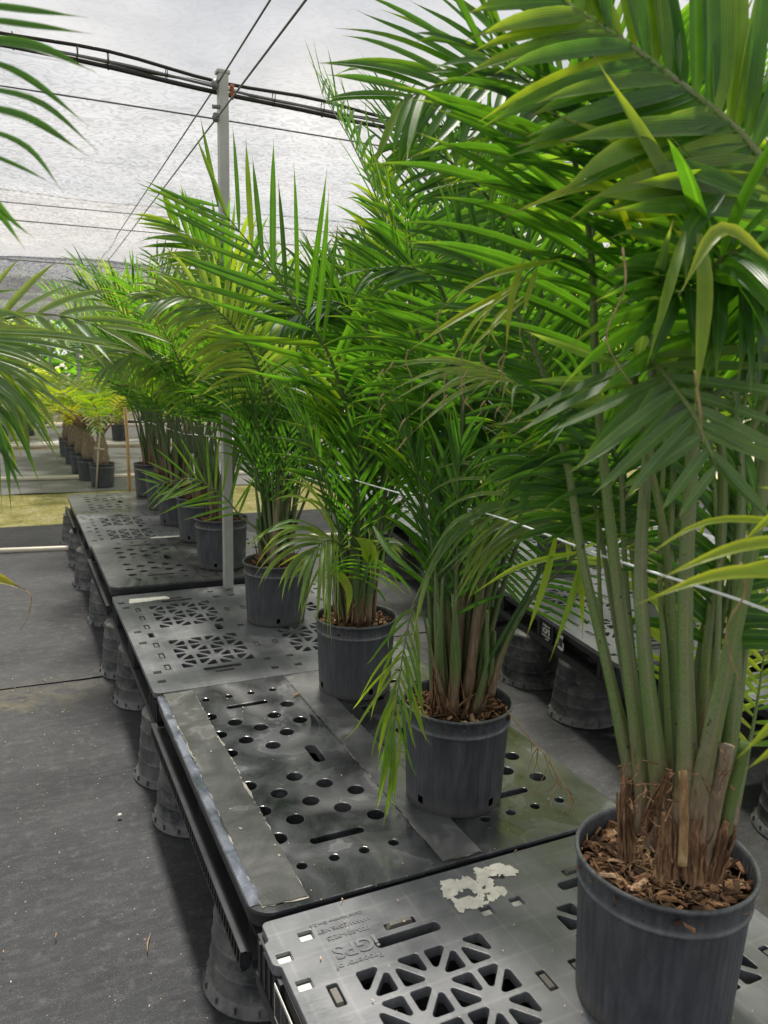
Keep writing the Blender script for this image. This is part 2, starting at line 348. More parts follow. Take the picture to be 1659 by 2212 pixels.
def cloth_material(name,tr,col,amp=.3):
    m,nt,o=mat(name)
    co_=coords(nt); d=noise(nt,1.7,4,.55,co_,.5); d2=noise(nt,.45,3,.5,co_)
    wv=N(nt,'TexWave',wave_type='BANDS',bands_direction='Y'); wv.inputs['Scale'].default_value=3.6; wv.inputs['Distortion'].default_value=15; wv.inputs['Detail'].default_value=1.2; wv.inputs['Detail Scale'].default_value=3.0; L(nt,co_,wv.inputs['Vector'])
    th=N(nt,'TexWave',wave_type='BANDS',bands_direction='X'); th.inputs['Scale'].default_value=60; th.inputs['Distortion'].default_value=3; L(nt,co_,th.inputs['Vector'])
    sy=N(nt,'SeparateXYZ'); L(nt,co_,sy.inputs[0])
    am=ramp(nt,math_(nt,'DIVIDE',math_(nt,'ADD',sy.outputs[1],math_(nt,'MULTIPLY',d2,1.0)),8.),[(.36,g(.12)),(.46,g(.6)),(.8,g(1.))]).outputs[0]
    f=ramp(nt,wv.outputs[1],[(0,g(1-amp)),(.35,g(1)),(1,g(1.0+amp*.4))]).outputs[0]
    f=mix(nt,am,(1,1,1),f)
    f=mix(nt,1.,f,ramp(nt,d,[(.25,g(.86)),(.75,g(1.08))]).outputs[0],'MULTIPLY')
    f=mix(nt,1.,f,ramp(nt,d2,[(.30,(.84,.86,.89)),(.52,(1,.99,.975)),(.70,(1.06,1.04,1.0))]).outputs[0],'MULTIPLY')
    f=mix(nt,1.,f,ramp(nt,th.outputs[1],[(0,g(.95)),(1,g(1.03))]).outputs[0],'MULTIPLY')
    seam=math_(nt,'ABSOLUTE',math_(nt,'SUBTRACT',math_(nt,'FRACT',math_(nt,'ADD',math_(nt,'DIVIDE',sy.outputs[1],1.83),math_(nt,'MULTIPLY',d2,.03))),.5))
    f=mix(nt,1.,f,ramp(nt,seam,[(0,g(.80)),(.006,g(.84)),(.010,g(1.06)),(.016,g(1))]).outputs[0],'MULTIPLY')
    c=mix(nt,1.,col,f,'MULTIPLY')
    t=N(nt,'BsdfTransparent'); L(nt,mix(nt,1.,(.93,.92,.91),f,'MULTIPLY'),t.inputs[0])
    tl=N(nt,'BsdfTranslucent'); L(nt,c,tl.inputs[0]); df=N(nt,'BsdfDiffuse'); L(nt,c,df.inputs[0])
    m1=N(nt,'MixShader'); m1.inputs[0].default_value=.25; L(nt,tl.outputs[0],m1.inputs[1]); L(nt,df.outputs[0],m1.inputs[2])
    m2=N(nt,'MixShader'); m2.inputs[0].default_value=1-tr; L(nt,t.outputs[0],m2.inputs[1]); L(nt,m1.outputs[0],m2.inputs[2]); L(nt,m2.outputs[0],o.inputs[0])
    return m
leafA=leaf_material('palm_leaflet',(.017,.066,.010),(.046,.142,.018),(.13,.21,.02),.6,.50,.22)
leafB=leaf_material('young_leaflet',(.035,.115,.012),(.085,.20,.02),(.20,.27,.025),.8,.52,.5)
leafC=leaf_material('dull_leaflet',(.042,.105,.034),(.10,.185,.07),(.15,.23,.06),1.0,.42,.35)
leafD=leaf_material('yellowing_leaflet',(.060,.14,.012),(.16,.24,.02),(.20,.21,.02),1.0,.5,.45)
pet=petiole_material('green_petiole',(.055,.120,.018),(.17,.12,.075),(.135,.165,.070))
petY=petiole_material('yellow_green_petiole',(.11,.18,.022),(.12,.08,.045),(.14,.2,.06))
petO=petiole_material('orange_petiole',(.34,.15,.09),(.14,.10,.07),(.30,.2,.14))
fibre=bark_material('fibrous_sheath',[(.03,.018,.012),(.16,.09,.05),(.42,.27,.15)])
tanwood=bark_material('dry_leaf_base',[(.10,.06,.03),(.27,.17,.08),(.45,.33,.19)])
petN=petiole_material('fresh_green_stalk',(.085,.155,.022),(.17,.12,.075),(.15,.18,.075),-.07)
pale_sheath=bark_material('pale_leaf_sheath',[(.10,.075,.05),(.22,.175,.12),(.33,.30,.24)])
trunkm=bark_material('swollen_trunk',[(.07,.055,.04),(.20,.155,.11),(.40,.33,.25)])
dry=plain('dry_leaf',(.26,.185,.10),.8,0,.4,60,.3,.2)
potm=pot_material(); oldm=oldpot_material(); deckm=deck_material()
sheetm=sheet_material('smooth_black_sheet',1.0,(.014,.015,.017),(.075,.078,.084),(.20,.20,.205),(.12,.34)); sheetg=sheet_material('grey_black_sheet',.7,(.045,.048,.052),(.095,.097,.10),(.15,.15,.145),(.24,.40))
bluem=sheet_material('glossy_dented_film',2.2,(.035,.042,.055),(.13,.145,.18),(.26,.25,.21),(.16,.32))
filmm=sheet_material('matte_grey_film',1.5,(.046,.047,.048),(.078,.078,.077),(.115,.112,.10),(.2,.34))
tanedge=plain('torn_film_edge',(.22,.205,.165),.55,0,.35,40,.2)
blackm=plain('black_plastic',(.018,.019,.021),.4,0,.5,14,.15)
darkin=plain('grommet_rubber',(.085,.08,.068),.6,0,.25,40,.15)
whitein=plain('pale_liner',(.52,.52,.48),.5,0,.2,60,.05)
whitem=plain('white_label',(.68,.68,.62),.55,0,.12,40,.05)
peelm=plain('peeling_paper_label',(.62,.60,.53),.8,0,.25,30,.3)
soilm=soil_material(); gcm=ground_cloth_material(); gcf=ground_cloth_material('skylit_tone_ground_cloth',.62)  # far mats paler: the stronger open-sky light there is put into the colour
steel=plain('galvanised_steel',(.36,.37,.35),.5,.35,.15,9,.05); wirem=plain('wire_rope_steel',(.16,.165,.175),.45,.6,.2,60,.1)
cablem=plain('black_cable',(.010,.010,.011),.55,0,.3,40,.1); rustm=plain('rusty_clamp',(.25,.07,.02),.8,0,.4,60,.3)
pvcm=plain('cream_pipe',(.60,.56,.45),.45,0,.12,5,.03); stringm=plain('white_twine',(.72,.76,.76),.7,0,.1,200,.3)
stakem=plain('grey_stake',(.45,.42,.34),.7,0,.2,30,.1); bamboo=plain('bamboo_cane',(.52,.33,.13),.5,0,.25,8,.05); paintst=plain('pale_wood_stake',(.58,.55,.38),.6,0,.2,20,.1)
earth=earth_material('sandy_earth',(.16,.14,.10),(.26,.23,.17),(.33,.30,.23),1.2)
mossm=earth_material('mossy_gravel',(.16,.16,.05),(.29,.27,.10),(.42,.38,.22),3.2)
cloth1=cloth_material('silver_shade_cloth',.66,(.19,.19,.187),.28); clothM=cloth_material('dimmed_shade_cloth',.22,(.24,.24,.245),.28); cloth2=cloth_material('far_dimmed_shade_cloth',.20,(.10,.10,.102),.5)  # farther bays darkened: grazing-view dimming and folded layers put into colour and transparency
# ---------------------------------------------------------------- palm fronds
SP=np.array([.0,.06,.14,.26,.40,.54,.67,.78,.87,.94,1.0]); WP=np.array([.35,.62,.88,1,1,.94,.80,.58,.30,.10,.03])
SPl=np.array([0,.12,.32,.56,.8,1.0]); WPl=np.array([.4,.85,1,.9,.5,.03])
def leaflets(mb,B,D,NV,Ln,W,droop,rn,lod=0,fold=.22,wave=.0,slot=1):
    sp,wp=(SP,WP) if lod==0 else (SPl,WPl)
    n=len(B); P=B.copy(); d=nrm(D); nv=NV
    V=[];U=[]
    G=np.array([0,0,-1.0]); wv=rng.normal(0,1,(n,3))
    for k in range(len(sp)):
        if k>0:
            ds=sp[k]-sp[k-1]
            dr=droop[:,None]*(ds*1.6)*(0.35+1.7*sp[k]**1.5)
            d=nrm(d+G*dr+wv*wave*ds*(.4+2.5*(sp[k]>.8)))
            P=P+d*(Ln*ds)[:,None]
        s=nrm(np.cross(d,nv)); nn=np.cross(s,d); w=(W*wp[k])[:,None]
        V+= [P-s*w*.5+nn*w*fold,P,P+s*w*.5+nn*w*fold]
        U+= [(0,sp[k]),(.5,sp[k]),(1,sp[k])]
    m=len(sp)*3; V=np.stack(V,1); base=np.arange(n)[:,None,None]*m
    q=[]
    for k in range(len(sp)-1):
        a=k*3; q+=[(a,a+1,a+4,a+3),(a+1,a+2,a+5,a+4)]
    F=(base+np.array(q)[None]).reshape(-1,4)
    mb.add(V.reshape(-1,3),F,np.tile(np.array(U),(n,1)),slot,np.repeat(rn,m))
def frond(parent,pts,start=.4,ll=.34,w=.02,n=34,a0=65,a1=28,normal=(0,0,1),roll=0,droop=.45,vlift=.25,r_base=.011,lm=None,pm=None,lod=0,wave=.15,tipf=.42,sides=(1,-1),name='frond',brk=0,basegrow=.7,hue=None,sp=None):
    P=spline(pts,46 if lod==0 else 26); m=len(P); mb=MB()
    cum=np.concatenate([[0],np.cumsum(np.linalg.norm(np.diff(P,axis=0),axis=1))]); s=cum/cum[-1]
    rad=np.interp(s,[0,.05,.2,start,min(.99,start+.3),1],[r_base*1.7,r_base*1.35,r_base,r_base*.62,r_base*.34,r_base*.12])
    mb.tube(P,rad,8 if lod==0 else 5,0,.5,flat=.7,ref=normal,vs=s)
    T=nrm(np.gradient(P,axis=0)); nrmv=np.asarray(normal,float)
    N0=nrm(nrmv[None]-(T@nrmv)[:,None]*T)
    if roll: 
        S0=np.cross(T,N0); N0=N0*math.cos(roll)+S0*math.sin(roll)
    for sd in sides:
        tt=start+(1-start)*np.linspace(0,1,n)**.95+rng.uniform(-.25,.25,n)*(1-start)/n
        tt=np.clip(tt,start,1)
        f=(tt-start)/(1-start)
        B=np.stack([np.interp(tt,s,P[:,k]) for k in range(3)],1); TT=nrm(np.stack([np.interp(tt,s,T[:,k]) for k in range(3)],1)); NN=nrm(np.stack([np.interp(tt,s,N0[:,k]) for k in range(3)],1))
        S=np.cross(TT,NN)*sd
        aa,ab=(a0[sd],a1[sd]) if isinstance(a0,dict) else (a0,a1)
        ang=np.radians(aa+(ab-aa)*f**1.2+rng.normal(0,4.5,n))
        lift=vlift+rng.normal(0,.09,n)
        D=TT*np.cos(ang)[:,None]+S*(np.sin(ang))[:,None]+NN*lift[:,None]
        prof=np.interp(f,[0,.12,.4,.75,1],[basegrow,.9,1,.78,tipf])
        Ln=ll*prof*rng.uniform(.86,1.1,n); W=w*np.interp(f,[0,.5,1],[.9,1,.72])*rng.uniform(.85,1.12,n)
        nv=nrm(NN-S*.25*lift[:,None]+rng.normal(0,.16,(n,3)))
        dr=droop*rng.uniform(.6,1.4,n)
        hb=rng.uniform(.15,.75) if hue is None else hue
        rn=np.clip(hb+rng.normal(0,.13,n),0,1)
        keep=np.ones(n,bool)
        if brk: keep=rng.uniform(0,1,n)>brk
        leaflets(mb,B[keep],D[keep],nv[keep],Ln[keep],W[keep],dr[keep],rn[keep],lod,wave=wave)
    if sp:
        for (b,tp,ww,dd) in sp:
            b=np.array(b);tp=np.array(tp); v=tp-b; leaflets(mb,b[None],v[None]+np.array([[0,0,.15*dd]]),-fw[None]+np.array([[0,0,.4]]),np.array([np.linalg.norm(v)]),np.array([ww]),np.array([dd]),np.array([.8]),0,wave=.1)
    return mb.obj(name,[pm or pet,lm or leafA],parent)
def arc(base,az,th0,th1,length,twist=0.0,pw=1.6,n=9):
    P=[np.array(base,float)]; 
    for k in range(n):
        f=(k+.5)/n; th=R(th0+(th1-th0)*f**pw); a=az+twist*f
        P.append(P[-1]+length/n*np.array([math.sin(th)*math.cos(a),math.sin(th)*math.sin(a),math.cos(th)]))
    return P
def stem_cluster(parent,c,n,h=.32,r=.0095,spread=.06,lm=None):
    n=int(n*1.6)
    mb=MB()
    for i in range(n):
        a=rng.uniform(0,2*PI); q=spread*math.sqrt(rng.uniform(0,1)); b=np.array([c[0]+q*math.cos(a),c[1]+q*math.sin(a),c[2]-.01])
        hh=h*rng.uniform(.6,1.2); t=b+np.array([math.cos(a)*.03,math.sin(a)*.03,hh])
        P=spline([b,b*.5+t*.5+rng.normal(0,.006,3),t],8); mb.tube(P,np.linspace(r*1.5,r*.55,8)*rng.uniform(.7,1.3),8,0,.5,flat=.75,vs=np.linspace(rng.uniform(-.05,.1),.5,8))
    # loose dry fibres and torn sheath ends
    for i in range(n*2):
        a=rng.uniform(0,2*PI); q=spread*rng.uniform(.6,1.25); b=np.array([c[0]+q*math.cos(a),c[1]+q*math.sin(a),c[2]])
        t=b+np.array([rng.normal(0,.02),rng.normal(0,.02),rng.uniform(.04,.16)]); P=spline([b,(b+t)/2+rng.normal(0,.008,3),t],5)
        mb.tube(P,[.004,.004,.003,.002,.0008],4,1,.5)
    return mb.obj('stem_sheath',[lm or pet,fibre],parent)
def palm_label(o,label): return tag(o,label,'palm')
def palm(c,label,fr,lod=0,stems=9,group=None,spread=.055,name='potted_palm'):
    o=empty(name,(c[0],c[1],c[2])); tag(o,label,'palm',group)
    o.location=(0,0,0); o['_c']=0; del o['_c']
    stem_cluster(o,c,stems,h=.30,spread=spread)
    for f in fr:
        az,th0,th1,ln=f[:4]; kw=f[4] if len(f)>4 else {}
        a=R(az); q=spread*rng.uniform(.3,1); b=(c[0]+q*math.cos(a),c[1]+q*math.sin(a),c[2])
        P=arc(b,a,th0,th1,ln,twist=rng.uniform(-.35,.35))
        k=dict(ll=.33,w=.020,n=32,droop=.5,lod=lod,roll=rng.uniform(-.7,.7)); k.update(kw)
        frond(o,P,**k)
    return o
def reloc(o,base):
    base=Vector([float(v) for v in base]); o.location=base
    for ch in C.objects:
        if ch.parent is o: ch.location=ch.location-base
# ================================================================ SETTING
def sheet(name,x0,y0,x1,y1,z,m,nx=2,ny=2,kind='structure',f=None,parent=None):
    X,Y=np.meshgrid(np.linspace(x0,x1,nx),np.linspace(y0,y1,ny)); Z=np.full(X.shape,z) if f is None else z+f(X,Y)
    V=np.stack([X,Y,Z],-1).reshape(-1,3); i,j=np.meshgrid(np.arange(nx-1),np.arange(ny-1)); a=(j*nx+i).ravel()
    mb=MB(); mb.add(V,np.stack([a,a+1,a+nx+1,a+nx],-1),np.stack([X.ravel(),Y.ravel()],-1))
    o=mb.obj(name,m,parent)
    if kind: o['kind']=kind
    return o
sheet('ground',-250,-60,250,400,-.016,earth)
bumpf=lambda s:(lambda X,Y:.004*np.sin(X*3.1+s)*np.sin(Y*2.3+s)+.003*np.sin(X*7.7+Y*5.1))
sheet('ground_cloth',-9,-5,9,2.475,0.0,gcm,60,40,f=bumpf(0))
sheet('ground_cloth',-9,2.44,9,6.22,0.008,gcm,60,40,f=bumpf(1))
sheet('moss_strip',-9,6.2,9,8.05,-.002,mossm,80,24,f=lambda X,Y:.012*np.sin(X*5+Y*3)*np.sin(Y*9))
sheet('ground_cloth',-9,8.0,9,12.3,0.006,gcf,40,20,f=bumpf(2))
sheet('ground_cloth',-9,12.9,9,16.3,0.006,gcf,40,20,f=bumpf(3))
# ---------------------------------------------------------------- shade cloth roof
def sag(y0,y1,d,px=0.):
    def f(X,Y):
        t=(Y-y0)/(y1-y0); return -d*np.sin(PI*np.clip(t,0,1))+.035*np.sin(X*1.7+Y*.6)*np.sin(Y*1.3+.5)+.008*np.sin(X*6+Y*2)*np.sin(Y*7)
    return f
ZT=2.371+Z0
fnear=lambda X,Y:.05*np.sin((Y-2.4)/3.75*PI)**2*-1+.03*np.sin(X*1.7+Y*.6)*np.sin(Y*1.3+.5)+.006*np.sin(X*6+Y*2)*np.sin(Y*7)
o=sheet('shade_cloth',-9,6.2,9,11.0,ZT+.075,clothM,90,60,kind=None,f=lambda X,Y:fnear(X,Y)-.10*np.sin((Y-6.2)/4.8*PI)); tag(o,'middle shade cloth, painted dimmer, between the close pair of wires and the far cloth','shade cloth')
o=sheet('shade_cloth',-9,-4,9,6.25,ZT+.075,cloth1,90,120,kind=None,f=lambda X,Y:.05*np.sin((Y-2.4)/3.75*PI)**2*-1+.03*np.sin(X*1.7+Y*.6)*np.sin(Y*1.3+.5)+.006*np.sin(X*6+Y*2)*np.sin(Y*7))
tag(o,'pale silvery translucent shade cloth stretched over the near part of the benches','shade cloth')
o=sheet('shade_cloth',-9,10.9,9,14.3,ZT+.03,cloth2,60,40,kind=None,f=sag(10.9,14.3,.33)); tag(o,'sagging shade cloth, painted dimmer with distance, beyond the near roof section','shade cloth')
o=sheet('shade_cloth',-9,14.7,9,18.6,ZT+.0,cloth2,60,40,kind=None,f=sag(14.7,18.6,.22)); tag(o,'farther shade cloth roll, painted dimmer with distance, hanging just before the second post','shade cloth')
o=sheet('shade_cloth',-9,18.9,9,24,ZT-.02,cloth2,60,40,kind=None,f=sag(18.9,24,.36)); tag(o,'lowest and farthest shade cloth, painted dimmer with distance, above the distant trees','shade cloth')
# ---------------------------------------------------------------- posts, wires, cables
def post(x,y,base,top,label,s=.043,det=False):
    o=empty('metal_post',(x,y,base))
    mb=MB(); mb.box((0,0,(top-base)/2),(s,s,top-base)); a=mb.obj('pole',steel,o)
    mb=MB(); mb.box((0,0,top-base+.006),(s*1.35,s*1.2,.012)); mb.obj('top_plate',steel,o)
    if det:
        mb=MB()
        for dx,z,mt in ((-.040,-.055,0),):
            mb.tube([(dx,-.02,top-base+z+q) for q in (-.02,0,.02)],[.012,.017,.012],6)
        mb.tube([(-.04,-.03,2.187+Z0-base+q) for q in (-.018,0,.018)],[.012,.018,.012],6)
        mb.tube([(-.055,-.03,top-base-.15),(-.02,-.03,top-base-.148)],.009,6)
        mb.obj('clamp',wirem,o)
        mb=MB(); mb.tube([(.037,-.02,top-base-.075+q) for q in (-.03,-.01,.01,.03)],[.007,.011,.009,.011],6); mb.obj('clamp',rustm,o)['label']='rusty orange clamp'
    return tag(o,label,'post')
post(.556,2.408,0,ZT+.01,'galvanised square post standing between the pallets and holding up the wires',det=True)
p2=ony(165,700,17.3); post(p2[0],17.3,0,ZT-.1,'far thin grey post seen over the palms at the left',.07)
p3=ony(107,750,22.5); post(p3[0],22.5,0,ZT-.1,'farthest faint post against the bright trees',.07)
def wire(name,P,r,label,m=wirem,group=None,cat='wire',sides=6):
    mb=MB(); mb.tube(P,r,sides); return tag(mb.obj(name,m),label,cat,group)
zb=2.187+Z0
wire('wire_rope',[(.50-.036*2,-.6,ZT+.02),(.535,2.40,ZT-.03),(.81,9.9,ZT-.03),(1.08,17.3,ZT-.1)],.0042,'upper steel wire running from overhead past the top of the square post')
wire('wire_rope',[(.41,-.6,zb),(.521,2.37,zb),(.75,8.1,zb+.03),(1.05,17.3,zb+.05)],.0042,'lower steel wire running from overhead to the clamp on the square post')
wire('wire_rope',spline([(-4,2.40,zb+.06),(-1.5,2.40,zb+.01),(.521,2.40,zb),(2.5,2.46,zb-.0),(5,2.5,zb+.04)],30),.0036,'thin cross wire clamped to the square post below the black cables')
wire('wire_rope',[(-4,6.44,ZT),(8,6.1,ZT-.02)],.0045,'cross wire just behind the square post, upper of the close pair')
wire('wire_rope',[(-4,6.06,zb),(8,5.85,zb-.03)],.0055,'cross wire just behind the square post, lower of the close pair')
wire('wire_rope',[(-4,10.6,ZT-.02),(8,11.6,ZT-.02)],.008,'thick cross wire where the nearer cloth meets the dimmer-painted far cloth')
# black cable bundle on the steel rope
def wav(z,a,ph,f=1.0,dy=0,n=70):
    x=np.linspace(-3.5,5,n); base=np.interp(x,[-3.5,-.344,.11,.569,1.226,5],[.05,.012,.0,-.022,-.05,-.02])
    return np.stack([x,2.45+dy+.03*(x-.5)+.006*np.sin(x*5+ph),ZT+base+a*np.sin(x*6.3*f+ph)+z],-1)
wire('steel_cable',wav(-.012,.004,0),.0065,'twisted grey steel rope carrying the black cables along the roof')
wire('power_cable',wav(.020,.012,1.2),.0085,'uppermost black cable of the bundle arching over the post top',cablem,cat='cable',sides=8)
wire('power_cable',wav(-.030,.006,2.4,.8,.01),.0105,'lowest thick black cable of the roof bundle',cablem,cat='cable',sides=8)
wire('power_cable',wav(-.006,.010,4.0,1.2,.03),.0075,'middle black cable woven through the roof bundle',cablem,cat='cable',sides=8)
for k,x in enumerate((-.33,-.02,.12,.27,.36,.87,1.0,1.18)):
    q=wav(0,0,0); i=int(np.argmin(abs(q[:,0]-x))); c=q[i]; mb=MB()
    th=np.linspace(0,2*PI,13); mb.tube([(c[0]+.002*math.sin(t*3),c[1]+.012+.026*math.cos(t),c[2]-.006+.034*math.sin(t)) for t in th],.0022,4)
    tag(mb.obj('cable_tie',cablem),'black plastic tie around the roof cable bundle','cable tie','ties around the roof cables')
# ---------------------------------------------------------------- pipes on the ground
def pipe(P,r,label,m=pvcm): wire('ground_pipe',P,r,label,m,cat='pipe',sides=12)
pipe([(-4,5.72,.022),(-.516,5.24,.022),(.02,5.155,.022),(3,4.85,.022)],.022,'cream pipe lying on the ground cloth nearest the camera, before the mossy strip')
pipe([(-6,9.5,.03),(-.43,9.03,.03),(.92,8.94,.03),(6,8.5,.03)],.028,'cream pipe behind the first potted palm of the far left row')
pipe([(-6,12.9,.03),(-.3,12.68,.03),(6,12.5,.03)],.032,'cream pipe crossing the bare ground farther back')
pipe([(-6,16.3,.03),(-.3,16.4,.03),(8,16.8,.03)],.035,'farthest pale pipe on the ground before the distant benches')
# ================================================================ PALLETS
def notch_hole(x,y,w,h): return rect(x-w/2,y-h/2,x+w/2,y+h/2,.002,2)
def jack(x0,y0,sx,sy,nx=4,ny=4,g_=.0065,r=.0045,flip=0,n=3):
    out=[]
    for i in range(nx):
        for j in range(ny):
            a=(x0+i*sx,y0+j*sy);b=(a[0]+sx,a[1]);c_=(b[0],a[1]+sy);d=(a[0],c_[1])
            tris=[(a,b,c_),(a,c_,d)] if (i+j+flip)%2 else [(a,b,d),(b,c_,d)]
            for t in tris:
                t=np.array(t); A=[];
                for k in range(3):   # inset every side
                    p=t[k];q=t[(k+1)%3];rr=t[k-1]
                    e1=(q-p)/np.linalg.norm(q-p);e2=(rr-p)/np.linalg.norm(rr-p); s=abs(e1[0]*e2[1]-e1[1]*e2[0]); A.append(tuple(p+(e1+e2)*g_/s))
                ar=(A[1][0]-A[0][0])*(A[2][1]-A[0][1])-(A[1][1]-A[0][1])*(A[2][0]-A[0][0])
                out.append(rounded(A if ar>0 else A[::-1],r,n))
    return out
PW=1.0
def grid_pallet(name,label,length,loc,rz=0,near=False,ysc=1.0,dz=0.,seed=0,side_text=False):
    """plastic pallet with star shaped openings; x 0..PW, y 0..length, top at z=0"""
    o=empty(name,loc,rz); k=ysc
    holes=[]; rubber=MB(); white=MB(); m_=length/k
    mir=lambda x:PW-x
    for sx in (0,1):
        X=(lambda x:x) if sx==0 else mir
        x0=.13 if sx==0 else PW-.42
        for y0,sy_ in ((.190,.0825),(.671,.0840)): holes+=[[(x,y*k) for x,y in h] for h in jack(x0,y0,.0725,sy_,flip=sx,n=3 if near else 2,g_=.0070 if near else .0075,r=.006)]
        for y in (.158,1.052):
            xa,xb=sorted((X(.203),X(.348))); holes.append([(x,yy*k) for x,yy in rect(xa,y-.013,xb,y+.013,.010,4)])
        for y in (.226,.351,.477,.60,.712,.839,.964):
            xx=X(.085)
            if abs(y-.6)>.1 or near: rubber.box((xx,y*k,-.005),(.016,.044*k,.008),taper=.8)
            holes.append([(x,yy*k) for x,yy in rect(xx-.011,y-.028,xx+.011,y+.028,.004,2)])
            if y in (.351,.839): 
                holes.append([(x,yy*k) for x,yy in notch_hole(X(.462),y,.02,.05)]); rubber.box((X(.462),y*k,-.005),(.015,.042*k,.008),taper=.8)
        for y in (.125,1.088):
            xa=X(.275); rubber.box((xa,y*k,.0),(.060,.013,.011),taper=.8); holes.append([(x,yy*k) for x,yy in rect(xa-.034,y-.009,xa+.034,y+.009,.002,2)])
        for x,y in ((.042,.10),(.042,.19),(.04,.52),(.04,.66),(.04,1.01),(.085,1.13),(.007+.02,1.11-.02),(.455,.08),(.455,.18),(.462,.60),(.462,1.05),(.455,1.14)):
            xx=X(x); holes.append([(a,b*k) for a,b in notch_hole(xx,y,.029,.026)]); white.box((xx,y*k-.001,-.0115),(.0275,.024*k,.004))
    holes.append([(x,y*k) for x,y in rect(PW/2-.145,.575,PW/2-.115,.645,.008,3)])
    outer=rounded([(0,0),(PW,0),(PW,length),(0,length)],.022,5)
    if near:   # notched corner with a cut out along the aisle side
        outer=[p for p in rounded([(0,0),(PW,0),(PW,length),(.012,length),(.012,length-.055),(0,length-.06),(0,length-.12),(.014,length-.13),(.014,length-.38),(0,length-.40)],.012,4)]
    me=plate(outer,holes,.024 if near else .018,0,.0016 if near else .0)
    link('deck',me,deckm,o)
    if rubber.n: rubber.obj('grommet',darkin,o)['kind']='stuff'
    w=white.obj('liner',whitein,o); w['kind']='stuff'
    # ribs under the deck, blocks, lower deck
    mb=MB()
    for x in (.015,.115,.345 if False else .44,.56,.885,.985): mb.box((x,length/2,-.034),(.007,length-.02,.030))
    for y in (.010,.185,.54,.66,1.02,1.205):
        if y*k<length: mb.box((PW/2,y*k,-.034),(PW-.03,.007,.030))
    mb.obj('rib_frame',blackm,o)
    for bx in (.065,PW/2,PW-.065):
        for by in (.075,length/2,length-.075):
            mb=MB(); mb.box((0,0,0),(.12,.15,.084),taper=1.0)
            for q in (-.05,-.017,.017,.05): mb.box((-.0615,q,0),(.004,.010,.080))
            b=mb.obj('block',blackm,o); b.location=(bx,by,-.0645)
    mb=MB()
    for bx in (.065,PW/2,PW-.065): mb.box((bx,length/2,-.1235),(.128,length,.030))
    for by in (.07,length/2,length-.07): mb.box((PW/2,by,-.1265),(PW-.001,.12,.023))
    mb.obj('lower_deck',blackm,o)
    return tag(o,label,'pallet')
def put_text(o,txt,size,x,y,z,rot,m,depth=.0006,bold=0,mirror=False,tilt=None):
    me=text_mesh(txt,size,depth,bold=bold); t=link('lettering',me,m,o); t.location=(x,y,z); t.rotation_euler=rot; return t
def ragged(pts,amp,seed,m=6):
    r=np.random.default_rng(seed); out=[]
    for i in range(len(pts)):
        a=np.array(pts[i]);b=np.array(pts[(i+1)%len(pts)]); n=max(2,int(np.linalg.norm(b-a)/.012)); nn=np.array([-(b-a)[1],(b-a)[0]])/np.linalg.norm(b-a)
        w=0
        for k in range(n):
            w=.6*w+r.normal(0,amp); out.append(tuple(a+(b-a)*k/n+nn*w*math.sin(PI*k/n)))
    return out
embm=deckm
gp1=grid_pallet('pallet','grey star pattern pallet nearest the camera with peeling white label and raised logo',1.2,(0,-1.212,Z0),near=True)
# raised writing, upside down as seen from the aisle
for txt,s,x,y in (('Property of',.021,.158,1.025),('iGPS',.050,.165,1.062),('800-884-0225',.0165,.165,1.103),('WWW.IGPS.NET',.0155,.165,1.128),('Model Number Gen 3.6',.012,.158,1.150)):
    put_text(gp1,txt,s,x,y,.0006,(0,0,PI),embm,.0009 if s<.04 else .0014,.0009 if s>.04 else .0003)
r_=np.random.default_rng(4)
mb=MB()
def flakes(cx,cy,w,h,n,seed,z,ex=()):
    r=np.random.default_rng(seed); 
    for i in range(n):
        x=cx+r.uniform(-w,w);y=cy+r.uniform(-h,h)
        if any(abs(x-a)<.019 and abs(y-b)<.016 for a,b in ex): continue
        s=r.uniform(.005,.013); k=7; th=np.sort(r.uniform(0,2*PI,k)); rr=s*r.uniform(.6,1.25,k)
        V=[(x+rr[q]*math.cos(th[q]),y+rr[q]*math.sin(th[q]),z+.0003*i/n*3) for q in range(k)]
        mb.add(V,[tuple(range(k))],smooth=False)
lab=[onz(*p,Z0) for p in ((533*1,1800),)]
def z9(x,y): return onz((900+x/1.106)*.54,(3300+y/1.106)*.54,Z0)
pts=[z9(*p) for p in ((1010,290),(1060,345),(1100,290),(1140,260),(1190,300),(1150,215),(1200,200),(1240,205),(1120,340),(1000,265),(1060,260))]
ex=[(z9(1065,300)[0],z9(1065,300)[1]),(z9(1268,248)[0],z9(1268,248)[1])]
for i,p in enumerate(pts): flakes(p[0],p[1],.020,.014,34,i,.0008,[(a,b) for a,b in ex])
pe=mb.obj('peeling_label',peelm,gp1); pe.location=(0,1.212,0)
mb=MB(); mb.box((0,0,0),(.0012,.12,.075)); sl=mb.obj('side_label',whitem,gp1); sl.location=(.0025-.005,1.0,-.06)
mb=MB()
for q in np.linspace(-.055,.055,26): mb.box((0,q,0),(.0006,.0022*random.uniform(.4,1.4),.06))
sl=mb.obj('bar_code',blackm,gp1); sl.location=(-.0036,1.0,-.06)
gp3=grid_pallet('pallet','grey star pattern pallet with a torn white strip, in front of the square post',1.216,(0,1.2215,Z0))
mb=MB(); out=ragged([(.063,1.068),(.20,1.085),(.262,1.088),(.235,1.135),(.07,1.142)],.0022,3); mb.add([(a,b,.0012) for a,b in out],[tuple(range(len(out)))],smooth=False); mb.obj('white_tape',whitem,gp3)
gp5=grid_pallet('pallet','grey star pattern pallet with a clean white strip, behind the smooth pallet with the post',1.05,(0,3.515,Z0),ysc=.875)
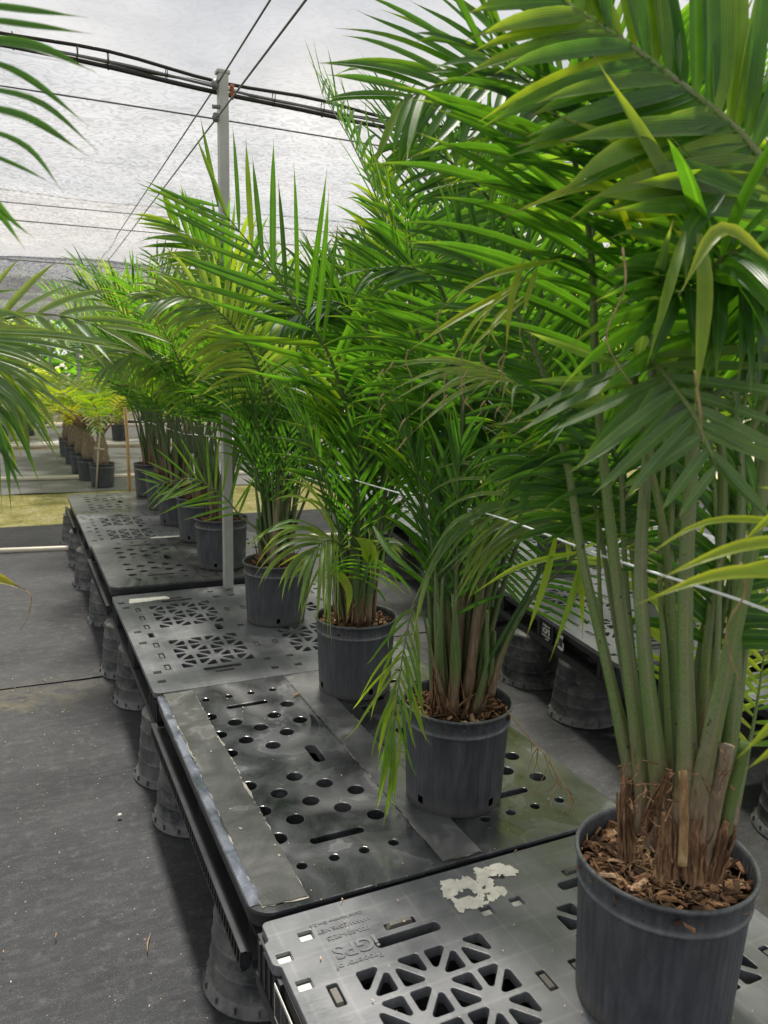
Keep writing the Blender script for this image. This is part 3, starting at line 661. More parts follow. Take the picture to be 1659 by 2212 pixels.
t=[onz((150+x/1.746)*.54,(1900+y/1.746)*.54,Z0) for x,y in ((787,436),(1000,424),(1003,440),(795,455))]
mb=MB(); out=ragged([(p[0],p[1]-3.515) for p in t][::-1],.003,8); mb.add([(a,b,.0012) for a,b in out],[tuple(range(len(out)))],smooth=False); mb.obj('white_tape',whitem,gp5)
def solid_pallet(label,length,loc,ysc,mat_=None,detail=False,W=PW,lift=0):
    o=empty('pallet',loc); k=ysc; holes=[]
    cx=(.132,.197,.262,.327,.392)
    A={0:(.964,.831,.704),1:(.898,.769),2:(.835,.706),3:(.902,.773),4:(.968,.838)}
    B={0:(.248,.377,.509),1:(.311,.442),2:(.376,.509),3:(.315,.445),4:(.252,.381)}
    for sd in (0,1):
        X=(lambda x:x) if sd==0 else (lambda x:1.022-x)
        for D_ in (A,B):
            for i,ys in D_.items():
                for y in ys: holes.append([(a,b*k) for a,b in circ(X(cx[i]),y,.0225)])
        for y in (1.0115,.2055):
            xa,xb=sorted((X(.199),X(.338))); holes.append([(a,b*k) for a,b in rect(xa,y-.012,xb,y+.012,.0118,6)])
        for x in (.150,.229,.305,.382):
            for y in (1.099,.126): holes.append([(a,b*k) for a,b in circ(X(x),y,.0125,20)])
        xa=X(.361); holes.append([(a,b*k) for a,b in rect(xa-.017,.560,xa+.017,.668,.014,5)])
    me=plate(rounded([(0,0),(W,0),(W,length),(0,length)],.055,8),holes,.010,0,.002 if detail else 0.)
    link('deck',me,mat_ or sheetm,o)
    # hanging skirt with rounded corners
    mb=MB(); out=rounded([(.004,.004),(W-.004,.004),(W-.004,length-.004),(.004,length-.004)],.052,8); n=len(out)
    V=[(a,b,-.004) for a,b in out]+[(a,b,-.040) for a,b in out]
    mb.add(V,[(i,(i+1)%n,n+(i+1)%n,n+i) for i in range(n)]); mb.obj('skirt',blackm,o)
    mb=MB(); mb.box((W/2,length/2,-.052),(W-.02,length-.02,.004)); mb.obj('light_block_sheet',blackm,o)  # added black sheet under the deck, stands in for the shade inside the holes
    ncol=MB()
    for h_ in holes:
        n=len(h_); ncol.add([(a,b,-.006) for a,b in h_]+[(a,b,-.028) for a,b in h_],[(i,(i+1)%n,n+(i+1)%n,n+i) for i in range(n)])
    ncol.obj('hole_collar',mat_ or sheetm,o)['kind']='stuff'
    for bx in (.07,W/2,W-.07):
        for by in (.09,length/2,length-.09):
            mb=MB(); mb.lathe([(.050,-.112),(.055,-.080),(.062,-.012)],20); b=mb.obj('leg_cup',blackm,o); b.location=(bx,by,0)
    mb=MB()
    for bx in (.045,W/2,W-.045): mb.box((bx,length/2,-.122),(.085,length-.03,.020))
    mb.box((W/2,.06,-.1225),(W-.1,.08,.017)); mb.box((W/2,length-.06,-.1225),(W-.1,.08,.017))
    mb.obj('lower_runner',blackm,o)
    # notched rail along the aisle side
    mb=MB(); nn=int(length/.024)
    mb.box((-.006,length/2,-.116),(.012,length-.05,.042))
    for z_ in (-.096,-.137): mb.box((-.014,length/2,z_),(.012,length-.05,.006))
    for i in range(nn):
        y=.035+i*(length-.07)/(nn-1)
        mb.box((-.015,y,-.1165),(.012,.007,.034),taper=.8)
    mb.obj('notched_rail',blackm,o)
    return tag(o,label,'pallet')
sp2=solid_pallet('smooth black pallet with large round holes and a torn film along its aisle edge',1.208,(0,.003,Z0+.004),1.0,detail=True)
def strip(name,pts,z,m,seed,amp=.003,parent=sp2,h=.0):
    out=ragged(pts,amp,seed); mb=MB(); mb.add([(a,b,z) for a,b in out],[tuple(range(len(out)))],smooth=False); return mb.obj(name,m,parent)
# glossy dented film nearest the aisle (real dents), then matte film with torn pale border
n1,n2=10,160; X,Y=np.meshgrid(np.linspace(0,1,n1),np.linspace(0,1,n2)); xx=.0025+X*(.026+.006*np.sin(Y*17)+.004*np.sin(Y*41)); yy=.035+Y*1.14
zz=.0012+.0045*np.abs(np.sin(Y*23+np.sin(Y*9)*2))*np.sin(PI*X)*(.3+.7*np.sin(Y*7+1)**2)+.0008*np.sin(Y*90+X*5)*np.sin(PI*X)
mb=MB(); a=(np.arange(n2-1)[:,None]*n1+np.arange(n1-1)[None]).ravel(); mb.add(np.stack([xx,yy,zz],-1).reshape(-1,3),np.stack([a,a+1,a+n1+1,a+n1],-1)); mb.obj('dented_film',bluem,sp2)
strip('film_border',[(.026,.022),(.127,.014),(.1245,1.193),(.027,1.191)],.0016,tanedge,21,.0026)
strip('film_strip',[(.027,.012+.014),(.126,.018),(.1235,1.190),(.028,1.188)],.0034,filmm,22,.0016)
strip('film_border',[(.4545,.013),(.558,.009),(.558,1.187),(.4545,1.191)],.0016,tanedge,23,.0014)
strip('film_strip',[(.455,.014),(.557,.010),(.557,1.186),(.455,1.190)],.0032,sheetg,24,.0012)
mb=MB()
for i in range(26):
    x=random.choice([random.uniform(.03,.12),random.uniform(.12,.13),random.uniform(.14,.9)]);y=random.uniform(.03,1.15);s=random.uniform(.002,.007)
    th=np.sort(rng.uniform(0,2*PI,8)); rr=s*rng.uniform(.5,1.2,8); mb.add([(x+rr[q]*math.cos(th[q])*.7,y+rr[q]*math.sin(th[q]),.0048) for q in range(8)],[tuple(range(8))],smooth=False)
mb.obj('film_scrap',tanedge,sp2)['kind']='stuff'
sp4=solid_pallet('smooth black pallet with round holes, raised behind the square post',1.03,(0,2.475,Z0+.03),.86,sheetg)
strip('film_strip',[(.452,.014),(.545,.010),(.545,1.01),(.44,1.015)],.0016,filmm,31,.0012,sp4)
sp6=solid_pallet('farthest smooth black pallet in the left row, beside the mossy strip',.93,(0,4.575,Z0-.005),.77,sheetg)
# right hand row (turned a few degrees)
RR=-.148
def place(o,x,y,rz): o.location=(x,y,Z0); o.rotation_euler=(0,0,rz)
d=np.array([.1456,.9893])
g1=grid_pallet('pallet','grey star pattern pallet of the right row with the white printed side label',1.2,(1.703-.005,.845,Z0),RR,near=False)
t=put_text(g1,'iGPS',.036,-.0022,.575,-.062,(PI/2,0,-PI/2),whitem,.0004,.0009)
t=put_text(g1,'Property of',.014,-.0022,.575,-.036,(PI/2,0,-PI/2),whitem,.0004,.0002)
t=put_text(g1,'1-800-884-0225',.0125,-.0022,.575,-.084,(PI/2,0,-PI/2),whitem,.0004,.0002)
t=put_text(g1,'627056',.010,-.0022,.565,-.098,(PI/2,0,-PI/2),whitem,.0004,.0002)
mb=MB(); out=ragged([(-.028,-.03),(.026,-.032),(.022,.03),(-.018,.034)],.004,5); mb.add([(0,a,b) for a,b in out],[tuple(range(len(out)))],smooth=False); q=mb.obj('side_label',whitem,g1); q.location=(-.0022,.44,-.066)
mb=MB()
for y_ in np.linspace(-.018,.018,12): mb.box((0,y_,0),(.0005,.0014,.040))
q=mb.obj('bar_code',blackm,g1); q.location=(-.0028,.44,-.066)
p=np.array([1.698,.845])+d*1.215
g2=grid_pallet('pallet','grey star pattern pallet second along the right row carrying potted palms',1.2,(p[0],p[1],Z0),RR)
p=p+d*1.215
g3=grid_pallet('pallet','grey star pattern pallet third along the right row',1.2,(p[0],p[1],Z0),RR)
p=p+d*1.215
g4=grid_pallet('pallet','grey star pattern pallet fourth along the right row',1.2,(p[0],p[1],Z0),RR)
g0=grid_pallet('pallet','grey star pattern pallet of the right row beside the nearest potted palm',1.2,(1.875,-.60,Z0),-.05)
g0b=grid_pallet('pallet','grey star pattern pallet at the back right behind the nearest palm',1.2,(2.72,.70,Z0),RR)
g0c=grid_pallet('pallet','grey star pattern pallet at the back right beyond the printed pallet',1.2,(2.90,1.92,Z0),RR)
# ================================================================ POTS
def pot_proto():
    o=empty('plant_pot')
    H=.270
    prof=[(.004,.006),(.118,.006),(.124,.0),(.1265,.004),(.1275,.02),(.1285,.04),(.1295,.06),(.1335,.150),(.1365,.214),(.1372,.216),(.1405,.219),(.1408,.224),(.1385,.228),(.1378,.231),(.1382,.258),(.1425,.2600),(.1455,.264),(.1458,.2675),(.1435,.271),(.140,.270),(.1375,.262),(.1365,.215),(.132,.14)]
    mb=MB(); segs=96; sk=[(4,a+b) for a in (8,32,56,80) for b in range(2)]
    mb.lathe(prof,segs,skip=sk)
    b=mb.obj('pot_wall',potm,o)
    mb=MB()
    nr,ns=14,48; rr=np.linspace(0,1,nr); th=np.linspace(0,2*PI,ns,endpoint=False)
    Rm,T=np.meshgrid(rr*.1368,th,indexing='ij'); r=np.random.default_rng(2)
    Zs=.232+.006*np.sin(Rm*40+T*2)+r.normal(0,.0035,Rm.shape)+.012*(1-rr[:,None])
    V=np.stack([Rm*np.cos(T),Rm*np.sin(T),Zs],-1).reshape(-1,3); i=np.arange(nr-1)[:,None]*ns;j=np.arange(ns)[None];k=(j+1)%ns
    mb.add(V,np.stack([i+j,i+k,i+ns+k,i+ns+j],-1).reshape(-1,4),rnd=.12)
    for _ in range(620):
        q=.134*math.sqrt(r.uniform(0,1)); a=r.uniform(0,2*PI); L_=r.uniform(.005,.020)*(1 if r.uniform()<.85 else 1.8)
        rot=rotz(r.uniform(0,2*PI))@rotx(r.normal(0,.45))@roty(r.normal(0,.45)); sz=(L_,L_*r.uniform(.25,.7),r.uniform(.0015,.005))
        mb.box((q*math.cos(a),q*math.sin(a),.241+.010*(1-q/.134)+r.normal(0,.0025)),sz,rot,rnd=float(np.clip(r.beta(1.6,1.7),0,1)),taper=r.uniform(.6,1))
    for _ in range(90):
        q=.125*math.sqrt(r.uniform(0,1)); a=r.uniform(0,2*PI); c=np.array([q*math.cos(a),q*math.sin(a),.247]); 
        e=c+r.normal(0,.018,3)*(1,1,.2); mb.tube(spline([c,(c+e)/2+r.normal(0,.005,3),e],5),.0007,4,rnd=.85,cap=False)
    mb.obj('potting_mulch',soilm,o)
    return o
pot0=pot_proto(); refresh()
npot=0
def pot(x,y,z,label,group,rz=0,sc_=1.0):
    global npot
    o=pot0 if npot==0 else copytree(pot0); npot+=1
    o.location=(x,y,z); o.rotation_euler=(0,0,rz); o.scale=(sc_,)*3
    return tag(o,label,'plant pot',group)
ROW='black pots along the left row of pallets'
PX=[(.617,-.480,'nearest black plant pot, cut by the bottom of the picture',1.075),
(.628,.270,'black plant pot standing on the smooth pallet with round holes',1.0),
(.658,1.020,'black plant pot at the back corner of the smooth holed pallet, third from the camera',.985),
(.628,1.845,'black plant pot on the star pattern pallet just before the square post',1.0),
(.600,2.720,'black plant pot directly behind the square post',.985),
(.630,3.39,'black plant pot next behind the post, on the raised smooth pallet edge',.97),
(.628,4.06,'black plant pot seventh from the camera, under a small bright frond',.97),
(.640,4.66,'black plant pot next to last of the left row, half hidden',.97),
(.640,5.28,'last black plant pot at the far end of the left row',.97)]
for i,(x,y,l,s) in enumerate(PX): pot(x,y,Z0+(.034 if 2.475<y<3.5 else .0035 if y in(.270,1.02) else .001),l,ROW,rz=i*1.3,sc_=s)
RP=[(2.40,2.14,'black plant pot on the right row seen between the near palms'),(2.50,3.0,'black plant pot on the right row farther behind'),(2.62,3.8,'black plant pot far along the right row'),(2.60,.72,'black plant pot at the right picture edge behind the nearest palm'),(2.55,1.43,'black plant pot in the middle of the right row, behind the leaning green stalks')]
for i,(x,y,l) in enumerate(RP): pot(x,y,Z0+.001,l,'black pots on the right row',rz=i)
# inverted pots holding the pallets up
def support_proto():
    o=empty('upturned_pot'); H=.258
    prof=[(.150,.0),(.157,.001),(.158,.006),(.150,.010),(.148,.026),(.1425,.028)]
    r=.1415; z=.028
    for i in range(4):
        prof+=[(r,z+.002),(r-.0035,z+.050),(r-.0022,z+.0515),(r-.0055,z+.056)]; r-=.0055; z+=.055
    prof+=[(.117,.252),(.112,.258),(.0,.258)]
    mb=MB(); sk=[(len(prof)-8,a+b) for a in (5,21,37,53) for b in range(2)]
    mb.lathe(prof,64,skip=sk)
    for a in np.linspace(0,2*PI,16,endpoint=False): mb.box((.149*math.cos(a),.149*math.sin(a),.016),(.012,.003,.018),rotz(a))
    mb.obj('pot_shell',oldm,o)
    return o
sup0=support_proto(); refresh(); nsup=0
def support(x,y,label,group,rz=0):
    global nsup
    o=sup0 if nsup==0 else copytree(sup0); nsup+=1
    o.location=(x,y,.001); o.rotation_euler=(0,0,rz); return tag(o,label,'upturned pot',group)
sl=[(.115,.30,'pale dusty upturned pot under the joint of the two nearest pallets'),(.12,1.095,'upturned pot under the middle of the torn film pallet edge'),(.105,1.41,'upturned pot where the torn film pallet meets the star pallet'),
(.11,2.13,'upturned pot under the front star pallet with a wet ring on the cloth'),(.09,2.50,'upturned pot under the dark gap before the raised pallet'),(.10,3.30,'upturned pot with worn grey bands under the raised smooth pallet'),(.08,4.10,'upturned pot with dirty pale foot, next to the pale pipe end'),(.08,4.72,'upturned pot just beyond the end of the cream pipe'),(.08,5.40,'last upturned pot below the far end of the left row')]
for i,(x,y,l) in enumerate(sl): support(x,y,l,'upturned pots carrying the left row',i*.9)
for i,(x,y) in enumerate(((.12,-.25),(.88,-.9),(.90,.2),(.9,1.2),(.9,2.4),(.9,3.5),(.9,4.6),(.12,-1.05))):
    support(x,y,'upturned pot hidden below the pallets of the left row','upturned pots carrying the left row',i*.7)
for i,(x,y,l) in enumerate(((1.885,1.66,'left upturned pot of the pair below the white printed pallet label'),(1.865,1.225,'right upturned pot of the pair below the bar code label'),(1.98,2.75,'upturned pot under the second pallet of the right row'),(2.60,1.3,'upturned pot deep below the right row'),(1.975,.20,'dark upturned pot at the right picture edge near the ground'),(1.98,-.45,'upturned pot at the lower right behind the nearest plant pot'),(2.75,.2,'upturned pot deep below the right edge pallet'),(2.15,3.6,'upturned pot far below the right row'),(2.8,2.6,'upturned pot under the back right pallet'))):
    support(x,y,l,'upturned pots carrying the right row',i)
# ================================================================ twine and stakes
tw=[onx(1659+260,1320+90,.36),onx(1659,1320,.43),onx(1560,1283,.44),onx(1300,1200,.50),onx(1060,1112,.56),onx(880,1070,.60),onx(685,1010,.62),ony(590,962,2.3),ony(560,950,2.38)]
wire('white_twine',spline(tw,40),.0021,'white twine stretched past the near palm stems',stringm,cat='twine')
tw=[ony(480,945,2.44),ony(430,940,3.2),ony(390,935,3.8),ony(330,915,5.0),ony(275,905,5.6)]
wire('white_twine',spline(tw,20),.0026,'white twine running behind the post towards the far pots',stringm,cat='twine')
b=onz(1590,1835,Z0-.14); P=[(1.26,-.03,0.),(1.255,-.02,Z0+.25),(1.25,0,Z0+1.1)]
mb=MB(); mb.tube(P,.015,4,flat=.6); tag(mb.obj('wooden_stake',paintst),'pale painted wooden stake behind the nearest palm stems','stake')
q=onz(208,1056,0); mb=MB(); mb.tube([q,ony(212,975,q[1]-.02),ony(221,880,q[1]-.05)],.022,4,flat=.5)
mb.tube([ony(204,968,q[1]-.04),ony(226,971,q[1]-.05)],.012,4); tag(mb.obj('wooden_stake',stakem),'grey wooden stake tied to the first swollen palm trunk','stake')
q=ony(279,1012,5.75); mb=MB(); mb.tube([(q[0],5.75,0.02),ony(276,960,5.75),ony(270,880,5.75)],.014,8); tag(mb.obj('bamboo_cane',bamboo),'yellow bamboo cane at the far end of the left row','cane')
# ================================================================ PALMS
def S(*pts): return [at(*p) for p in pts]
TC=tuple(-fw+np.array([0,0,.35]))
zs=Z0+.245
# ---- nearest palm (first pot)
c1=(.617,-.480,zs+.01)
p1=empty('potted_palm'); tag(p1,'nearest palm with the thickest green stalks, filling the upper right','palm')
mb=MB()
def stalk(pts,r0,r1,nm='stalk',mt=None,flat=.75,tip=None,sheath=.5):
    m=MB(); P=spline(S(*pts),16); m.tube(P,np.linspace(r0,r1,16),12,0,.5,flat=flat,ref=TC,vs=np.linspace(0,sheath,16)); 
    if mt is fibre:
        for q in range(16):
            a=q*.39; off=np.array([math.cos(a),math.sin(a)*.8,0])*r0*.95; e=rng.uniform(.5,1.12); k=max(4,int(16*min(e,1)))
            Q=P[:k]+off[None]*np.linspace(1.05,rng.uniform(.8,1.35),k)[:,None]+rng.normal(0,.0011,(k,3)).cumsum(0)*.5
            m.tube(Q,np.linspace(.0052,.0014,k)*rng.uniform(.7,1.3),6,0,.5,flat=.5,cap=False)
    return m.obj(nm,mt or petN,p1)
stalk([(1523,1875,1.20),(1540,1760,1.19),(1572,1610,1.17)],.0125,.0105,'cut_stalk',pale_sheath)['label']='cut stalk with dry pale skin'
stalk([(1556,1860,1.22),(1576,1740,1.20),(1611,1603,1.18)],.0115,.0090,'cut_stalk',petN)
stalk([(1474,1870,1.12),(1478,1760,1.12),(1475,1665,1.12)],.0070,.0062,'dry_stub',tanwood,.6)
stalk([(1355,1850,1.26),(1352,1750,1.25),(1350,1680,1.25)],.0130,.0070,'dead_stump',fibre)
stalk([(1440,1890,1.17),(1441,1820,1.17),(1438,1755,1.17)],.017,.006,'fibrous_sheath',fibre)
stalk([(1500,1900,1.16),(1497,1830,1.15),(1504,1770,1.15)],.015,.004,'fibrous_sheath',fibre)
stalk([(1540,1900,1.20),(1558,1830,1.19),(1572,1775,1.19)],.012,.005,'fibrous_sheath',fibre)
stalk([(1395,1800,1.22),(1410,1740,1.20),(1450,1670,1.18)],.0055,.0035,'dry_stub',fibre)
# root mat
m=MB(); r=np.random.default_rng(7)
for i in range(170):
    a=r.uniform(0,2*PI); q=r.uniform(.02,.105); c=np.array([c1[0]+q*math.cos(a)-.005,c1[1]+q*math.sin(a),c1[2]+.010+.05*max(0,(.06-q)/.06)]); e=c+r.normal(0,.022,3)*(1,1,.35)
    m.tube(spline([c,(c+e)/2+r.normal(0,.007,3),e],5),.0008,4,rnd=.9,cap=False)
m.obj('root_mat',tanwood,p1)
m=MB()
for i in range(60):   # loose fibres on the sheaths
    x=r.uniform(1330,1580);y=r.uniform(1650,1870); a=at(x,y,1.15+r.uniform(-.03,.05)); e=a+r.normal(0,.016,3)+(0,0,.012)
    m.tube(spline([a,(a+e)/2+r.normal(0,.006,3),e],5),[.0014,.0012,.001,.0008,.0004],4,cap=False)
m.obj('loose_fibre',fibre,p1)
near=dict(ll=.34,w=.0165,n=21,droop=.22,start=.5,r_base=.0115,normal=TC,wave=.10)
def h(pts,**k):
    q=dict(near); q['pm']=petN; q.update(k); return frond(p1,S(*pts),**q)
h([(1440,1850,1.19),(1482,1700,1.19),(1480,1314,1.20),(1500,900,1.20),(1515,700,1.20),(1500,420,1.19),(1400,250,1.20),(1270,180,1.22)],start=.70,r_base=.0135,ll=.28,hue=.35)
h([(1495,1860,1.19),(1510,1720,1.18),(1575,1417,1.17),(1640,1100,1.14),(1690,700,1.10),(1659,370,1.05),(1430,150,1.03),(1200,-10,1.02)],start=.62,r_base=.0125,ll=.30,w=.029,n=30,a0=72,a1=40,droop=.12,hue=.75,vlift=.05)
h([(1366,1760,1.26),(1369,1695,1.26),(1310,1430,1.28),(1259,1211,1.30),(1215,960,1.34),(1130,700,1.36),(980,520,1.36)],start=.66,r_base=.0095,ll=.22,w=.013,hue=.25)
h([(1385,1790,1.25),(1392,1730,1.24),(1360,1450,1.24),(1327,1211,1.26),(1290,850,1.27),(1270,480,1.23),(1190,230,1.18),(1040,110,1.13)],start=.60,r_base=.0110,ll=.33,hue=.5)
h([(1420,1830,1.22),(1427,1722,1.21),(1392,1400,1.21),(1385,1190,1.23),(1410,800,1.24),(1400,450,1.22),(1330,150,1.18),(1240,-60,1.12)],start=.60,r_base=.0120,hue=.3)
h([(1500,1790,1.26),(1518,1570,1.27),(1533,1340,1.28),(1600,900,1.32),(1670,600,1.34),(1780,300,1.34)],start=.58,r_base=.0085,lm=leafB,pm=petY)
h([(1555,1800,1.26),(1585,1500,1.27),(1590,1283,1.27),(1600,1000,1.29),(1560,750,1.33),(1480,660,1.38),(1400,620,1.42)],start=.66,r_base=.012,ll=.2,w=.014,n=16,hue=.2)
h([(1440,1790,1.28),(1450,1500,1.27),(1440,1200,1.24),(1400,980,1.18),(1370,800,1.11),(1395,770,1.07),(1440,815,1.04),(1500,900,1.02),(1548,1010,1.00)],start=.72,r_base=.0085,ll=.205,w=.019,n=13,a0={1:112,-1:66},a1={1:52,-1:30},droop=.03,lm=leafC,hue=.45,tipf=.5,vlift=.0,wave=.06)
h([(1430,1800,1.32),(1440,1400,1.35),(1470,1000,1.38),(1500,700,1.42),(1540,560,1.5),(1640,480,1.56)],start=.55,ll=.25,hue=.15)
h([(1470,1800,1.30),(1520,1400,1.32),(1600,1000,1.30),(1680,800,1.25),(1640,640,1.15),(1560,600,1.08),(1460,640,1.02)],start=.66,ll=.27,w=.026,n=24,hue=.35,lm=leafA,droop=.35)
h([(1400,1800,1.30),(1390,1400,1.34),(1350,1050,1.38),(1320,860,1.40),(1270,760,1.42)],start=.6,ll=.2,w=.013,n=18,hue=.2)
h([(1500,1800,1.30),(1540,1400,1.30),(1560,1000,1.24),(1500,700,1.12),(1560,560,1.02),(1660,540,.97)],start=.7,ll=.30,w=.034,n=14,hue=.55,droop=.5)
h([(1480,1800,1.27),(1530,1500,1.28),(1590,1200,1.30),(1660,1050,1.30),(1760,980,1.28)],start=.45,ll=.24,w=.020,n=22,hue=.2,droop=.6)
h([(1420,1800,1.32),(1370,1500,1.36),(1330,1200,1.40),(1270,960,1.44),(1200,830,1.46)],start=.6,ll=.22,w=.016,hue=.15,droop=.4)
for pts,r_ in (([(1405,1790,1.24),(1375,1500,1.26),(1352,1250,1.30),(1340,1000,1.33)],.0070),([(1452,1810,1.22),(1440,1500,1.24),(1425,1200,1.28),(1440,900,1.32)],.0062),([(1470,1800,1.24),(1455,1400,1.26),(1450,1100,1.30),(1470,850,1.34)],.0080),
  ([(1520,1810,1.22),(1545,1500,1.24),(1552,1200,1.28),(1530,900,1.32)],.0065),([(1560,1790,1.28),(1605,1450,1.30),(1625,1150,1.32),(1640,900,1.34)],.0070),([(1378,1780,1.27),(1330,1560,1.29),(1300,1350,1.31),(1290,1100,1.34)],.0055),([(1535,1800,1.30),(1575,1350,1.33),(1590,1050,1.36)],.0060)):
    stalk(pts,r_,r_*.55,'stalk',petN if r_>.0064 else petY,sheath=.9)
h([(1520,1790,1.42),(1530,1550,1.50),(1500,1340,1.56),(1440,1200,1.60),(1360,1120,1.62)],start=.30,ll=.21,w=.012,n=22,lm=leafB,hue=.7,r_base=.006,droop=.15)
h([(1580,1790,1.36),(1630,1550,1.40),(1655,1350,1.42),(1650,1200,1.44)],start=.30,ll=.19,w=.011,n=18,lm=leafB,hue=.65,r_base=.006,droop=.1)
h([(1400,1750,1.30),(1330,1350,1.34),(1280,1080,1.36),(1210,980,1.36),(1130,1010,1.36)],start=.64,ll=.20,w=.012,n=20,hue=.3,r_base=.007,droop=.5)
h([(1420,1750,1.32),(1380,1350,1.36),(1350,1060,1.36),(1290,900,1.34),(1200,880,1.32)],start=.64,ll=.20,w=.013,n=20,hue=.5,r_base=.007,droop=.5)
# wide single blades that lean across the upper right
m=MB()
def blade(m,base,mid,tip,w,rn=.7,nvec=TC,tw=0):
    P=spline(S(base,mid,tip),11); T=nrm(np.gradient(P,axis=0)); s=nrm(np.cross(T,np.asarray(nvec)[None])); nn=np.cross(s,T)
    ww=w*WP[:,None]; V=np.stack([P-s*ww*.5+nn*ww*.22,P,P+s*ww*.5+nn*ww*.22],1).reshape(-1,3)
    F=[];U=[]
    for k in range(11):
        U+=[(0,SP[k]),(.5,SP[k]),(1,SP[k])]
        if k<10: a=k*3; F+=[(a,a+1,a+4,a+3),(a+1,a+2,a+5,a+4)]
    m.add(V,F,np.array(U),0,rn)
for b in (((1515,525,1.02),(1390,300,.98),(1278,112,.95),.022,.62),((1475,520,1.03),(1360,330,.99),(1180,238,.96),.021,.97),((1370,520,1.06),(1290,405,1.0),(1080,470,.96),.017,.8),((1420,515,1.05),(1300,400,1.0),(1190,420,.97),.018,.55),
  ((1660,560,.90),(1555,500,.88),(1465,640,.86),.018,.88),((1510,505,.95),(1520,640,.92),(1500,900,.90),.019,.72),((1480,500,.97),(1450,600,.94),(1395,800,.92),.013,.6),((1640,430,.98),(1450,365,1.0),(1320,400,1.03),.028,.2),((1560,420,1.0),(1490,500,.98),(1480,620,.97),.024,.25)): blade(m,*b)
for b in (((1203,1150,1.42),(1175,1260,1.40),(1131,1394,1.38),.012,.75),((1262,1190,1.36),(1232,1300,1.35),(1186,1432,1.34),.011,.6),((1250,1190,1.37),(1256,1290,1.36),(1259,1379,1.36),.011,.8),((1262,1190,1.40),(1120,1225,1.42),(1010,1290,1.44),.010,.7)): blade(m,*b)
m.obj('foliage',leafB,p1)
# thin dry leaf ribs
m=MB()
for pts in ([(1345,535,.95),(1350,620,.94),(1310,720,.93),(1330,780,.93),(1365,830,.92)],[(1515,905,.9),(1500,800,.9),(1520,960,.9)],[(1600,1215,.85),(1610,1280,.85),(1575,1340,.86),(1570,1390,.87),(1600,1480,.88)]):
    P=spline(S(*pts),16); m.tube(P,np.linspace(.0016,.0006,16),5)
m.obj('dry_leaf_rib',dry,p1)['kind']='stuff'
reloc(p1,c1)
# ---- palm leaning in from the right (out of frame) with bright blades near the lens
pr=empty('potted_palm'); tag(pr,'palm at the right edge whose bright yellow green blades cross the twine','palm')
m=MB()
for b in (((1790,1170,.80),(1600,1180,.79),(1405,1258,.79),.013,.9),((1780,1240,.80),(1560,1240,.78),(1368,1308,.78),.014,.95),((1790,1140,.82),(1540,1125,.81),(1372,1216,.80),.0075,.85),((1790,1190,.80),(1620,1230,.79),(1450,1262,.79),.012,.97),((1810,1090,.8),(1710,1090,.8),(1585,1185,.8),.012,.9)): blade(m,*b)
m.obj('foliage',leafB,pr); m=MB()
for b in (((1800,1490,.78),(1710,1530,.77),(1590,1640,.77),.013,.93),((1790,1560,.80),(1700,1600,.79),(1608,1665,.79),.012,.95)): blade(m,*b)
m.obj('foliage',leafB,pr)
frond(pr,[at(1990,1700,.9),at(1900,1450,.86),at(1810,1240,.82),at(1795,1100,.8),at(1830,900,.8)],start=.3,ll=.12,w=.012,n=12,lm=leafB,normal=TC)
stem_cluster(pr,(at(2000,1750,.9)[0],at(2000,1750,.9)[1],at(2000,1750,.9)[2]-.1),5)
reloc(pr,at(2000,1750,.9))
# ---- generic fronds for the row
def rowpalm(c,label,spec,lod=0,stems=11,group='potted palms along the left row',heroes=()):
    o=empty('potted_palm'); tag(o,label,'palm',group); stem_cluster(o,c,stems,h=.34,spread=.062)
    for f in spec:
        az,th0,th1,ln=f[:4]; kw=f[4] if len(f)>4 else {}
        a=R(az); q=.05*rng.uniform(.3,1); b=(c[0]+q*math.cos(a),c[1]+q*math.sin(a),c[2])
        P=arc(b,a,th0,th1,ln,twist=rng.uniform(-.3,.3))
        k=dict(ll=.34,w=.0150,n=30,droop=.20,vlift=.3,lod=lod,roll=rng.uniform(-.6,.6),start=.38,r_base=.0105); k.update(kw); frond(o,P,**k)
    for pts,kw in heroes:
        k=dict(ll=.30,w=.0195,n=34,droop=.4,lod=lod,normal=TC,start=.5,r_base=.010); k.update(kw); frond(o,S(*pts),**k)
    reloc(o,c); return o
def ring(cnt,th0,th1,ln,az0=0,az1=360,**kw):
    out=[]
    for i in range(cnt):
        out.append((az0+(az1-az0)*(i+rng.uniform(.2,.8))/cnt,th0*rng.uniform(.6,1.4),th1*rng.uniform(.8,1.2),ln*rng.uniform(.85,1.12),dict(kw)))
    return out
